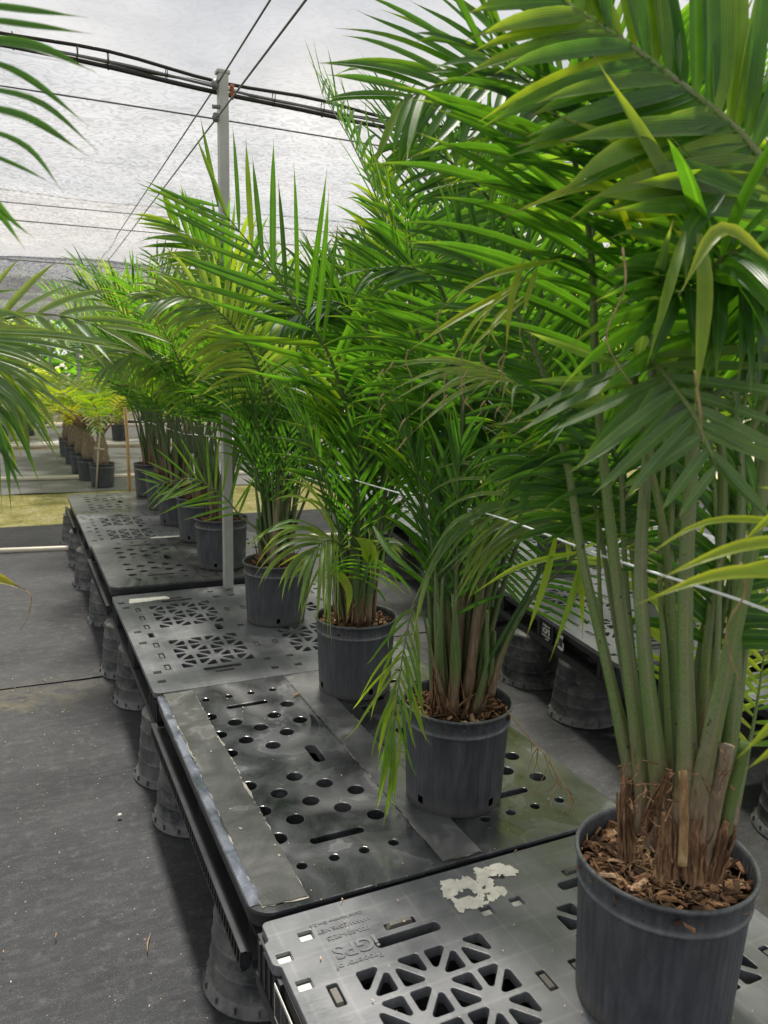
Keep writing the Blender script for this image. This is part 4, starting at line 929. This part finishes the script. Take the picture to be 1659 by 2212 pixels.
# second palm
c=(.628,.270,zs+.004)
rowpalm(c,'tall palm of the second pot with drooping lower fronds',
 ring(8,6,48,1.75,-50,110)+ring(5,12,66,1.3,-40,100)+ring(7,5,25,.85,ll=.25,a0=42,a1=16,n=15,vlift=.1,lm=leafA,hue=.08,w=.014),stems=14,heroes=[
 ([(985,1500,2.10),(1010,1200,2.05),(1080,950,1.95),(1170,700,1.80),(1140,550,1.70),(1109,502,1.66),(1045,415,1.62),(954,335,1.58),(894,300,1.56)],dict(start=.62,ll=.26,w=.017,n=30,a0=80,a1=45,droop=.1,hue=.2,vlift=.05)),
 ([(1010,1500,2.05),(1060,1150,1.95),(1180,800,1.80),(1290,450,1.62),(1250,220,1.52),(1150,165,1.48),(1054,170,1.45),(980,177,1.43),(920,192,1.42),(870,217,1.40)],dict(start=.62,ll=.34,w=.019,n=34,a0=75,a1=35,droop=.22,hue=.7,vlift=.05)),
 ([(1060,1500,2.05),(1090,1400,2.0),(1150,1290,1.95),(1240,1200,1.88),(1235,1140,1.84),(1180,1105,1.82),(1114,1098,1.80)],dict(start=.62,ll=.36,w=.0135,n=18,a0=40,a1=15,droop=1.0,lm=leafC,hue=.75,vlift=0,sides=(1,-1),r_base=.007,wave=.2)),
 ([(955,1500,2.02),(930,1400,1.98),(912,1320,1.94),(893,1310,1.9),(878,1370,1.88),(862,1470,1.86),(852,1570,1.85),(846,1640,1.85)],dict(start=.46,ll=.20,w=.0075,n=17,a0=34,a1=8,droop=.8,lm=leafB,hue=.5,vlift=0,r_base=.004,wave=.55,tipf=.8)),
 ([(1040,1500,2.1),(1110,1350,2.1),(1172,1220,2.08),(1180,1140,2.06),(1150,1080,2.05)],dict(start=.45,ll=.2,w=.010,n=20,a0=70,a1=40,droop=.3,lm=leafA,hue=.3,r_base=.006)),
 ([(985,1500,2.15),(960,1200,2.1),(930,900,2.05),(900,700,2.0),(890,560,1.98),(880,470,1.95)],dict(start=.55,ll=.26,w=.016,hue=.15,n=24)),
 ([(985,1500,2.1),(960,1200,2.0),(1000,900,1.9),(960,640,1.85),(890,580,1.8),(800,580,1.78)],dict(start=.6,ll=.26,w=.015,n=22,hue=.45,droop=.25)),
 ])
o2=[o for o in C.objects if o.name.startswith('potted_palm') and 'second pot' in o.get('label','')][0]
m=MB()
zz_=lambda x,y,d:(648+.358*x,1026+.358*y,d)
for k,(a_,b_,c_,w_) in enumerate((((1290,195),(1000,290),(760,640),.013),((1250,215),(1000,350),(830,600),.011),((1400,215),(1080,400),(950,740),.012),((1330,255),(1050,410),(790,640),.012),((1560,285),(1200,400),(960,720),.012),((1150,200),(930,290),(740,560),.011),((1480,240),(1150,340),(870,610),.011),((1080,240),(900,380),(700,720),.010),((1200,190),(980,330),(770,600),.012),((1010,260),(860,420),(640,860),.009),((960,330),(800,560),(690,960),.008),((900,420),(760,640),(660,1080),.008),((1440,200),(1240,330),(1010,560),.011))):
    blade(m,zz_(*a_,1.84),zz_(*b_,1.78+.02*math.sin(k)),zz_(*c_,1.76+.03*math.sin(k*2)),w_,.3+.6*((k*5)%7)/7)
P=spline(S(zz_(1659,390,1.95),zz_(1560,270,1.9),zz_(1420,205,1.86),zz_(1250,195,1.84),zz_(1060,230,1.84)),16); m.tube(P,np.linspace(.0045,.0015,16),6,0,.3)
P=spline(S(zz_(1110,1160,2.03),zz_(1250,930,2.0),zz_(1440,600,1.97),zz_(1480,470,1.96),zz_(1659,390,1.95)),16); m.tube(P,np.linspace(.0075,.0045,16),6,0,.1)
b=m.obj('arching_frond',leafC,o2); b.location=-Vector(o2.location)
m=MB(); m2=MB()
for k,(a_,b_,c_,w_) in enumerate((((1214,560),(1050,600),(952,668),.012),((1130,612),(985,690),(880,760),.0125),((1120,618),(1030,690),(962,803),.0075),((1132,560),(1104,650),(1092,768),.012),((1130,640),(1070,690),(1050,748),.0075),((1112,650),(1062,710),(1090,765),.007),((1140,642),(1030,740),(1008,803),.0065),((1150,600),(1080,640),(1000,760),.007),((1160,580),(1140,640),(1125,700),.009))):
    w_*=.84; q=.80+.015*math.sin(k*2); blade(m,a_+(1.44*q,),b_+(1.40*q,),c_+(1.38*q,),w_,.75+.2*((k*3)%5)/5)
    x,y=c_; P=spline(S((x,y,1.38*q),(x-8+6*math.sin(k),y+24,1.38*q),(x+10*math.sin(k*1.7),y+58,1.38*q),(x+14*math.cos(k),y+84,1.38*q)),12); m2.tube(P,np.linspace(.0011,.0004,12),4,cap=False)
P=spline(S((1290,600,1.18),(1240,560,1.17),(1190,560,1.16),(1140,590,1.15),(1115,640,1.14)),12); m.tube(P,np.linspace(.0035,.0012,12),6)
b=m.obj('yellow_green_frond',leafB,p1); b.location=-Vector(p1.location)
for k,(a_,b_,c_,w_) in enumerate((((1075,800),(940,780),(829,798),.0075),((1080,805),(950,800),(829,850),.0075),((1085,810),(960,810),(832,874),.0075),((1090,815),(980,830),(876,905),.0085),((1095,818),(990,850),(878,946),.0085),((1095,820),(1000,812),(936,852),.0065),((1100,822),(1030,815),(966,853),.0065),((1105,824),(1050,822),(1012,858),.006),((1110,826),(1075,822),(1048,866),.006),((1118,828),(1095,825),(1082,876),.006),((1130,832),(1110,838),(1105,888),.006),((1060,795),(960,775),(850,782),.007),((1150,850),(1160,862),(1135,888),.008),((1170,870),(1190,868),(1180,885),.008))):
    if k==0: m=MB()
    blade(m,a_+(1.20,),b_+(1.18,),c_+(1.16+.015*math.sin(k),),w_*.9,.55+.35*((k*3)%5)/5)
    x,y=c_; P=spline(S((x,y,1.16),(x-10,y+14,1.16),(x-16+8*math.sin(k),y+28,1.16)),6); m2.tube(P,np.linspace(.0013,.0005,6),4,cap=False)
P=spline(S((1260,960,1.25),(1190,875,1.23),(1130,832,1.21),(1075,800,1.20)),12); m.tube(P,np.linspace(.0050,.0018,12),6)
b=m.obj('pale_tipped_frond',leafC,p1); b.location=-Vector(p1.location)
b=m2.obj('dry_tip',dry,p1); b.location=-Vector(p1.location); b['kind']='stuff'
# thin dead frond hanging from the second pot
m=MB()
P=S((1095,1535,1.98),(1140,1590,1.9),(1185,1640,1.84),(1215,1690,1.80),(1240,1740,1.76)); m.tube(spline(P,14),np.linspace(.0022,.0010,14),5)
for i in range(16):
    f=rng.uniform(.45,1); b=spline(P,14)[int(f*13)]; e=b+np.array([rng.normal(0,.025),rng.normal(0,.025),-rng.uniform(.04,.11)]); m.tube(spline([b,(b+e)/2+rng.normal(0,.01,3),e],7),np.linspace(.0014,.0005,7),4,cap=False)
o=tag(m.obj('dead_frond',dry),'thin dry brown frond hanging between the second and the nearest pot','dead frond')
# third palm
c=(.658,1.020,zs+.004)
rowpalm(c,'palm in the third pot with a folded bright leaf near its mulch',
 ring(7,6,45,1.5,-60,110)+ring(4,10,60,1.15,-30,100)+ring(8,6,30,.8,0,360,ll=.25,a0=42,a1=16,n=15,vlift=.1,lm=leafA,hue=.08,w=.013),stems=11,heroes=[
 ([(755,1320,2.75),(740,1200,2.70),(725,1170,2.62),(700,1170,2.55),(670,1195,2.5)],dict(start=.50,ll=.36,w=.015,n=18,a0=55,a1=15,droop=.9,lm=leafC,hue=.7,vlift=.05,r_base=.006,wave=.2)),
 ([(770,1320,2.75),(790,1240,2.6),(800,1190,2.5),(830,1190,2.42)],dict(start=.4,ll=.20,w=.013,n=12,droop=.9,lm=leafA,hue=.7,r_base=.005)),
 ([(755,1320,2.75),(765,1000,2.60),(720,790,2.42),(640,660,2.34),(567,560,2.30),(515,497,2.28),(468,440,2.26)],dict(start=.50,ll=.42,w=.0185,n=15,a0=52,a1=24,droop=.0,hue=.62,vlift=.0,wave=.03,tipf=.55,basegrow=.85)),
 ([(760,1320,2.8),(790,1000,2.7),(800,760,2.55),(770,680,2.55),(700,650,2.5),(610,690,2.45)],dict(start=.6,ll=.3,w=.018,hue=.4,lm=leafA)),
 ([(760,1320,2.85),(790,1000,2.9),(830,700,2.9),(850,520,2.9),(830,380,2.9)],dict(start=.5,ll=.3,w=.018,hue=.8)),
 ])
o3=[o for o in C.objects if o.name.startswith('potted_palm') and 'third pot' in o.get('label','')][0]
for b_ in (((705,1215,2.6),(752,1270,2.58),(748,1345,2.57),.028,.85),((806,1137,2.15),(848,1198,2.08),(935,1268,2.02),.017,.35),((800,1215,2.45),(792,1180,2.44),(762,1158,2.43),.045,.5)):
    m=MB(); blade(m,*b_); b=m.obj('folded_leaflet',leafB,o3); b.location=-Vector(o3.location)
# fourth .. ninth
G4='potted palms along the left row'
c=(.628,1.845,zs+.004)
rowpalm(c,'palm in the fourth pot before the square post, with fronds arching over the aisle',ring(7,6,45,1.45,-50,130,hue=.55)+ring(4,12,66,1.1,-20,120)+ring(7,6,30,.75,0,360,ll=.25,a0=42,a1=16,n=15,vlift=.1,lm=leafA,hue=.08,w=.013),stems=10,heroes=[
 ([(590,1220,3.4),(600,1000,3.35),(560,800,3.25),(480,680,3.15),(400,640,3.1),(330,650,3.05)],dict(start=.5,ll=.3,w=.02,hue=.75,lm=leafC,droop=.5)),
 ([(590,1220,3.4),(600,1000,3.35),(570,780,3.3),(500,600,3.25),(420,520,3.2),(370,480,3.18)],dict(start=.5,ll=.34,w=.02,hue=.7,droop=.2)),
 ([(600,1220,3.4),(560,1150,3.4),(520,1115,3.38),(480,1070,3.36),(420,1035,3.34),(345,1045,3.32)],dict(start=.42,ll=.24,w=.011,n=13,a0=62,a1=30,droop=.06,lm=leafB,hue=.3,vlift=.15,r_base=.006,wave=.03)),
 ])
c=(.600,2.720,zs+.03)
rowpalm(c,'palm right behind the square post with thick pale leaf bases',ring(9,6,54,1.4,hue=.6,start=.42)+ring(6,9,70,1.15,start=.5),lod=1,stems=11,heroes=[
 ([(490,1130,4.2),(480,950,4.1),(440,820,4.0),(380,760,3.95),(300,760,3.9),(230,790,3.9)],dict(start=.5,ll=.32,w=.02,hue=.7,lm=leafC,droop=.45))])
for i,(x,y,l) in enumerate(((.630,3.39,'palm next behind the post with broad pale leaf bases at the pot rim'),(.628,4.06,'seventh palm of the left row, arching over the pallets'),(.640,4.66,'eighth palm of the left row, mostly hidden by its neighbours'),(.640,5.28,'last palm of the left row next to the bamboo cane'))):
    rowpalm((x,y,zs+(.03 if i==0 else 0)),l,ring(9,6,54,1.35+.05*i,hue=.65,start=.42,lm=leafA if i%2 else leafC)+ring(6,9,70,1.1,start=.52),lod=1,stems=10)
# right row palms
for (x,y,_),l,big in zip(RP,('palm of the right row whose sunlit fronds show between the near stems','palm farther back in the right row','palm far along the right row','palm at the right edge behind the nearest palm','palm in the middle of the right row with bright lower fronds'),(1,1,1,1,1)):
    rowpalm((x,y,zs),l,ring(9,9,70,1.6,hue=.75,lm=leafB,start=.42)+ring(6,16,92,1.15,lm=leafB,hue=.7,start=.5),lod=1,stems=8,group='potted palms of the right row')
# ---- palms of the aisle's other side, standing left of the picture
def sidepalm(base,label,heroes):
    o=empty('potted_palm'); tag(o,label,'palm'); 
    for pts,kw in heroes:
        k=dict(ll=.3,w=.022,n=26,droop=.4,normal=TC,start=.45,r_base=.010); k.update(kw); frond(o,S(*pts),**k)
    stem_cluster(o,base,9); pot(base[0],base[1],base[2]-.24,'black pot just outside the left edge holding the '+label.split(' whose')[0].split(' with')[0],None); reloc(o,base)
bl1=(-1.25,-.25,zs); bl2=(-1.2,1.0,zs); bl3=(-1.15,2.6,zs)
b1=np.array(bl1); 
def W3(p): # world -> nothing, keep as point
    return np.array(p,float)
def side_hero(base,pts): return [W3(base)]+S(*pts)
def sfrond(o,base,pts,**kw):
    k=dict(ll=.3,w=.022,n=26,droop=.4,normal=TC,start=.45,r_base=.010); k.update(kw); frond(o,side_hero(base,pts),**k)
o=empty('potted_palm'); tag(o,'near palm outside the left edge whose dark blades hang in at the top left','palm')
sfrond(o,bl1,[(-420,700,1.05),(-330,200,.98),(-210,20,.92),(-120,120,.90),(-90,330,.88),(-100,560,.87)],start=.5,ll=.13,w=.014,n=12,droop=.42,hue=.35)
m=MB()
for b in (((-60,10,.86),(60,25,.86),(192,38,.87),.011,.5),((-60,40,.84),(70,58,.85),(205,74,.86),.010,.45),((-60,85,.84),(80,105,.85),(208,157,.86),.015,.35),((-60,120,.84),(60,170,.85),(195,275,.86),.009,.3),((-60,185,.84),(90,225,.85),(215,330,.86),.008,.35),((-60,225,.84),(70,262,.85),(195,340,.86),.011,.2),((-60,270,.84),(60,320,.85),(140,420,.86),.007,.3),((-60,320,.84),(40,360,.85),(120,400,.86),.0055,.4),((-50,380,.84),(20,470,.85),(78,518,.86),.007,.6),((-50,400,.84),(5,470,.85),(55,540,.86),.007,.4)): blade(m,*b)
m.obj('foliage',leafA,o); stem_cluster(o,bl1,8); reloc(o,bl1)
o=empty('potted_palm'); tag(o,'palm outside the left edge whose pale frond reaches over the aisle at mid height','palm')
sfrond(o,bl2,[(-420,900,1.9),(-260,790,1.85),(-120,730,1.80),(0,691,1.76),(65,680,1.74),(115,680,1.72),(165,690,1.70),(215,705,1.69)],start=.56,ll=.225,w=.020,n=14,a0=70,a1=16,droop=.22,lm=leafC,hue=.8,vlift=.05,wave=.06,tipf=.8)
sfrond(o,bl2,[(-420,950,1.75),(-280,800,1.70),(-150,730,1.65),(-60,730,1.62),(0,780,1.60),(50,860,1.58)],start=.5,ll=.30,w=.014,n=26,a0=45,a1=12,droop=.75,lm=leafC,hue=.8,vlift=.05,wave=.12)
sfrond(o,bl2,[(-420,1000,1.75),(-280,860,1.70),(-160,790,1.62),(-60,800,1.58),(-20,900,1.55)],start=.5,ll=.28,w=.014,n=22,a0=50,a1=12,droop=.9,lm=leafB,hue=.7,vlift=.05)
sfrond(o,bl2,[(-420,1000,1.65),(-280,900,1.6),(-160,860,1.55),(-80,880,1.52),(-30,940,1.50)],start=.5,ll=.27,w=.013,n=12,a0=45,a1=10,droop=.7,lm=leafA,hue=.6,vlift=.05)
m=MB()
for k,(bx,by,tx,ty,w_,sg) in enumerate(((-60,735,207,809,.010,-18),(-60,745,178,841,.010,-16),(-60,760,150,857,.009,-16),(-60,770,190,921,.009,-22),(-60,780,150,891,.008,-20),(-60,790,145,1000,.007,-30),(-60,800,135,1007,.007,-34),(-60,800,154,968,.008,-28),(-60,820,29,961,.012,-34),(-60,815,63,947,.012,-34),(-60,750,198,790,.008,-10),(-60,765,170,905,.007,-24),(-60,790,100,930,.009,-26),(-60,775,122,880,.008,-18),(-60,720,330,768,.011,-14),(-60,715,300,752,.010,-12),(-60,728,262,790,.010,-16),(-60,810,110,985,.007,-36),(-60,740,120,800,.012,-12))):
    blade(m,(bx,by,1.5),((bx+tx)/2,(by+ty)/2+sg,1.5+.02*math.sin(k)),(tx,ty,1.5+.03*math.sin(k*2)),w_*1.15,.35+.5*((k*37)%10)/10)
m.obj('foliage',leafC,o)
m=MB()
for b in (((-30,815,1.5),(60,870,1.5),(130,1005,1.5),.012,.5),((-30,850,1.5),(40,930,1.5),(92,1062,1.5),.011,.4),((-30,870,1.45),(10,960,1.45),(25,1115,1.45),.012,.4),((-30,910,1.45),(20,1000,1.45),(52,1085,1.45),.009,.4),((-60,830,1.45),(-10,960,1.45),(5,1105,1.45),.010,.45)): blade(m,*b)
m.obj('foliage',leafA,o); stem_cluster(o,bl2,8); reloc(o,bl2)
m=MB(); blade(m,(-140,1222,1.3),(-20,1244,1.3),(62,1278,1.3),.024,.98); 
m2=MB(); P=spline(S((56,1276,1.3),(68,1290,1.3),(62,1325,1.3),(45,1362,1.3)),12); m2.tube(P,np.linspace(.0012,.0005,12),4)
o=empty('potted_palm'); tag(o,'low palm outside the left edge with one yellow spotted leaf tip reaching in','palm'); bl4=(-1.1,.55,zs-.35)
m.obj('foliage',leafD,o); m2.obj('dry_tip',dry,o); stem_cluster(o,bl4,6); frond(o,[np.array(bl4),np.array(bl4)+(.02,0,.25),at(-300,1150,1.35),at(-140,1222,1.3)],start=.75,ll=.12,w=.014,n=6,lm=leafD,normal=TC); reloc(o,bl4)
# ---- swollen-trunk palms on the ground behind the moss
def bottle(c,label,H=.40,n=9,seed=0,lab_hue=.6,yel=False,ln=1.15,trunk=True):
    o=empty('bottle_palm'); tag(o,label,'palm','swollen trunk palms of the far rows'); m=MB()
    m.lathe([(.060,.0),(.080,.03),(.088,.08),(.070,.16),(.078,.22),(.060,.26),(.050,.30),(.042,.35),(.028,H)],20,c,wob=lambda t:.06*np.sin(3*t+seed)+.04*np.sin(7*t)); m.obj('trunk',trunkm,o)
    top=np.array(c)+(0,0,H-.08)
    for i in range(n):
        a=rng.uniform(0,.6)+2*PI*i/n; P=arc(top,a,rng.uniform(15,50),rng.uniform(105,150),ln*rng.uniform(.6,1.05),n=8)
        frond(o,P,start=.36,ll=.30,w=.026,n=20,droop=.35,lod=1,lm=leafB if (i%3 or not yel) else leafD,pm=petO,vlift=.45,hue=lab_hue+rng.uniform(-.2,.2),r_base=.016)
    reloc(o,c); return o
FG='black pots of the far left row'
for i,(x,y,l,l2) in enumerate(((.560,8.33,'swollen trunk palm with salmon leaf stalks tied to the grey stake','front pot of the far left row, behind the cream pipe'),(.47,8.88,'second swollen trunk palm, its base hidden by the first','second pot of the far left row'),(.43,9.5,'third swollen trunk palm back from the stake','third pot of the far left row'),(.42,10.5,'fourth swollen trunk palm, in a slightly apart pot','fourth pot of the far left row'),(.40,11.4,'last swollen trunk palm of the far left row','last pot of the far left row'))):
    pot(x,y,.012,l2,FG,rz=i); bottle((x,y,.255),l,seed=i,yel=(i==0),n=11)
for i,(x,y) in enumerate(((-.55,13.6),(-1.1,14.4),(-.1,14.8),(-1.8,13.8),(-2.2,14.9),(2.2,11.5),(1.4,13.6),(3.2,10.2))):
    l=('front','second','third','outer front','outer back','right back','middle back','far right back')[i]
    pot(x,y,.012,l+' black pot of the left background group, behind hanging fronds','black pots in the background'); bottle((x,y,.255),l+' yellow green palm of the background group',seed=i,yel=i%3==0,lab_hue=.8,n=11,ln=1.3)
# ---- distant benches, shrubs and trees
def bench(x,y,w,label):
    o=empty('nursery_bench',(x,y,0)); m=MB(); m.box((0,0,.42),(w,1.1,.05)); m.obj('bench_top',blackm,o)
    for a in (-w/2+.2,0,w/2-.2):
        for b in (-.4,.4): m=MB(); m.lathe([(.16,0),(.13,.20),(.11,.395)],14,(a,b,0)); m.obj('bench_leg',oldm,o)
    m=MB(); m.box((0,-.555,.41),(w,.02,.10)); m.obj('edge_board',whitein,o)
    return tag(o,label,'bench')
bench(-1.2,17.6,3.2,'dark low bench with pale edge at the far left'); bench(2.6,17.9,3.4,'dark low bench with pale edge behind the last palms'); bench(7,18.2,3.6,'distant dark bench toward the right')
for i,(x,y) in enumerate(((-2.2,17.6),(-1.5,17.7),(-.8,17.5),(-.2,17.7),(1.6,17.9),(2.3,18.0),(3.0,17.8),(3.7,18.0))):
    m=MB(); c=(x,y,.46); m.lathe([(.10,0),(.13,.24),(.135,.25),(.11,.24)],16,c); n=260
    B=np.array(c)+(0,0,.25)+rng.normal(0,1,(n,3))*(.20,.20,.22)+(0,0,.25); D=rng.normal(0,1,(n,3)); o=empty('potted_shrub'); m.obj('shrub_pot',blackm,o)
    m=MB(); leaflets(m,B,D,nrm(rng.normal(0,1,(n,3))+(0,0,1)),np.full(n,.16),np.full(n,.05),np.full(n,.3),rng.uniform(.3,1,n),1,slot=0); m.obj('foliage',leafD if i==1 else leafB,o)
    tag(o,('yellow' if i==1 else 'green')+' potted shrub on the distant '+('left' if x<1 else 'right')+' bench, '+('outermost','second','third','innermost','innermost','second','third','outermost')[i],'shrub','potted shrubs on the distant benches'); reloc(o,c)
def tree(x,y,h,cr,label,seed,lm=leafA,dens=5200):
    o=empty('background_tree'); r=np.random.default_rng(seed); m=MB()
    top=np.array((x,y,h*.62)); m.tube(spline([(x,y,-.1),(x+.1,y,h*.3),top],10),np.linspace(.20,.09,10)*h/7,8); cl=[]
    for k in range(11):
        a=r.uniform(0,2*PI); f=r.uniform(.35,1); b=np.array((x,y,h*(.28+.34*f))); e=np.array((x+cr*r.uniform(.4,1)*math.cos(a),y+cr*r.uniform(.4,1)*math.sin(a),h*r.uniform(.5,.95)))
        m.tube(spline([b,(b+e)/2+(0,0,.3),e],7),np.linspace(.07,.02,7)*h/7,5); cl.append(e); cl.append((b+2*e)/3+r.normal(0,.3,3))
    m.obj('trunk',trunkm,o); n=dens; ci=r.integers(0,len(cl),n); B=np.array(cl)[ci]+r.normal(0,1,(n,3))*np.array((cr*.24,cr*.24,h*.07)); m=MB()
    leaflets(m,B,r.normal(0,1,(n,3))*(1,1,.6),nrm(r.normal(0,1,(n,3))+(0,0,1)),r.uniform(.12,.26,n)*h/7,r.uniform(.05,.10,n)*h/7,np.full(n,.3),r.uniform(0,1,n),1,slot=0); m.obj('crown',lm,o)
    reloc(o,(x,y,0)); return tag(o,label,'tree','trees beyond the shade roof')
for i,(x,y,hh,cr,l) in enumerate(((-6,31,7,3,'loose airy tree at the far left beyond the shade roof'),(-1.5,33,6.5,3,'thin tree seen above the far left palms, left of the faint post'),(2.2,30,6,2.6,'thin tree seen right of the far grey post'),(6.5,34,7,3.2,'tree hidden behind the left row of palms'),(12,32,7,3.3,'tree behind the tall left row palms'),(18,34,7.5,3.5,'tree in the gap behind the second palm'),(25,33,7,3.5,'tree behind the nearest palm'),(33,34,8,4,'tree far to the right behind the palms'),(-13,32,7,3.4,'outermost left tree beyond the far corner of the shade roof'))):
    tree(x,y,hh*.66,cr,l,40+i,leafB if i%2 else leafA)
m=MB(); n=16000; B=np.stack([rng.uniform(-40,60,n),rng.uniform(26,29.5,n),np.abs(rng.normal(0,.8,n))+.1],1)
leaflets(m,B,rng.normal(0,1,(n,3)),nrm(rng.normal(0,1,(n,3))+(0,0,1)),rng.uniform(.3,.6,n),rng.uniform(.12,.3,n),np.full(n,.3),rng.uniform(0,1,n),1,slot=0)
o=m.obj('hedgerow',leafA); o['kind']='stuff'; tag(o,'low green scrub along the far edge of the nursery','scrub')
# ---- small litter
m=MB()
for i,(x,y) in enumerate(((259,1763),)):
    p=onz(x,y,.008); m.lathe([(.001,0),(.007,.002),(.008,.005),(.005,.009),(.001,.010)],9,p)
tag(m.obj('pebble',whitein),'single pale pebble on the ground cloth beside the upturned pots','pebble')
p=onz(640,1502,Z0+.009); m=MB(); m.box((0,0,.003),(.030,.009,.005),rotz(.5)@rotx(.2),taper=.7); m.box((.012,.004,.004),(.012,.006,.004),rotz(1.2),taper=.7); o=m.obj('bark_chip',dry); o.location=[float(v) for v in p]; tag(o,'brown bark chip on the smooth holed pallet','bark chip')
for k,(x,y,ln_,a_,l) in enumerate(((322,2035,.075,1.3,'thin pale dry strand on the ground cloth beside the bottom pallets'),(186,1503,.030,.3,'short dark twig on the ground cloth level with the seam'),(262,1234,.050,.1,'brown fallen leaf piece on the ground cloth near the cream pipe'),(95,1470,.035,2.0,'small curled leaf piece just beyond the ground cloth seam'),(120,2020,.022,1.4,'tiny tan straw near the lower left of the ground cloth'))):
    p=onz(x,y,.012); m=MB(); d_=np.array([math.cos(a_),math.sin(a_),0])*ln_/2; m.tube(spline([p-d_,p+(0,0,.004)+rng.normal(0,.004,3)*(1,1,0),p+d_],7),[.0006,.0015,.002,.002,.0016,.001,.0005],5,flat=.6)
    tag(m.obj('fallen_leaf',dry),l,'leaf')
m=MB(); r=np.random.default_rng(9)
for i in range(900):
    gr=i<600; x=r.uniform(-1.0,-.05) if gr else r.uniform(.04,.95); y=-.6+6.6*r.uniform()**1.6 if gr else r.uniform(-1.1,2.4); z=.014 if gr else Z0+.0055; s=r.uniform(.0008,.0026)
    m.box((x,y,z),(s*r.uniform(1,3),s,s*.5),rotz(r.uniform(0,6)),rnd=float(r.uniform(.9,1)))
o=m.obj('litter',soilm); o['kind']='stuff'; tag(o,'scattered crumbs of bark and grit','litter')
# ================================================================ LIGHT
w=bpy.data.worlds.new('World'); sc.world=w; w.use_nodes=True; nt=w.node_tree; nt.nodes.clear()
out=nt.nodes.new('ShaderNodeOutputWorld'); bg=nt.nodes.new('ShaderNodeBackground'); sky=nt.nodes.new('ShaderNodeTexSky'); sky.sky_type='NISHITA'; sky.sun_disc=False
EL,AZ=R(70),R(15)      # sun beyond the roof, ahead and right
sky.sun_elevation=EL; sky.sun_rotation=AZ; sky.air_density=1.0; sky.dust_density=4.0; sky.ozone_density=1.0
tc=nt.nodes.new('ShaderNodeTexCoord'); cn=nt.nodes.new('ShaderNodeTexNoise'); cn.inputs['Scale'].default_value=3.2; cn.inputs['Detail'].default_value=5; nt.links.new(tc.outputs['Generated'],cn.inputs['Vector'])
cr=nt.nodes.new('ShaderNodeValToRGB'); cr.color_ramp.elements[0].position=.30; cr.color_ramp.elements[0].color=(.45,.45,.45,1); cr.color_ramp.elements[1].position=.60; cr.color_ramp.elements[1].color=(1,1,1,1); nt.links.new(cn.outputs[0],cr.inputs[0])
mx=nt.nodes.new('ShaderNodeMixRGB'); nt.links.new(cr.outputs[0],mx.inputs[0]); nt.links.new(sky.outputs[0],mx.inputs[1]); mx.inputs[2].default_value=(9.6,9.7,9.9,1)
nt.links.new(mx.outputs[0],bg.inputs[0]); bg.inputs[1].default_value=.05; nt.links.new(bg.outputs[0],out.inputs[0])
sl_=bpy.data.lights.new('sun','SUN'); sl_.energy=5.0; sl_.angle=R(6); sl_.color=(1,.95,.87); so=bpy.data.objects.new('sun',sl_); C.objects.link(so)
dv=Vector((math.sin(AZ)*math.cos(EL),math.cos(AZ)*math.cos(EL),math.sin(EL))); so.rotation_euler=dv.to_track_quat('Z','Y').to_euler()
sc.view_settings.view_transform='Standard'; sc.view_settings.look='None'; sc.view_settings.gamma=1; sc.view_settings.exposure=1.25
sc.cycles.max_bounces=10; sc.cycles.transparent_max_bounces=12; sc.cycles.transmission_bounces=6; sc.cycles.diffuse_bounces=4
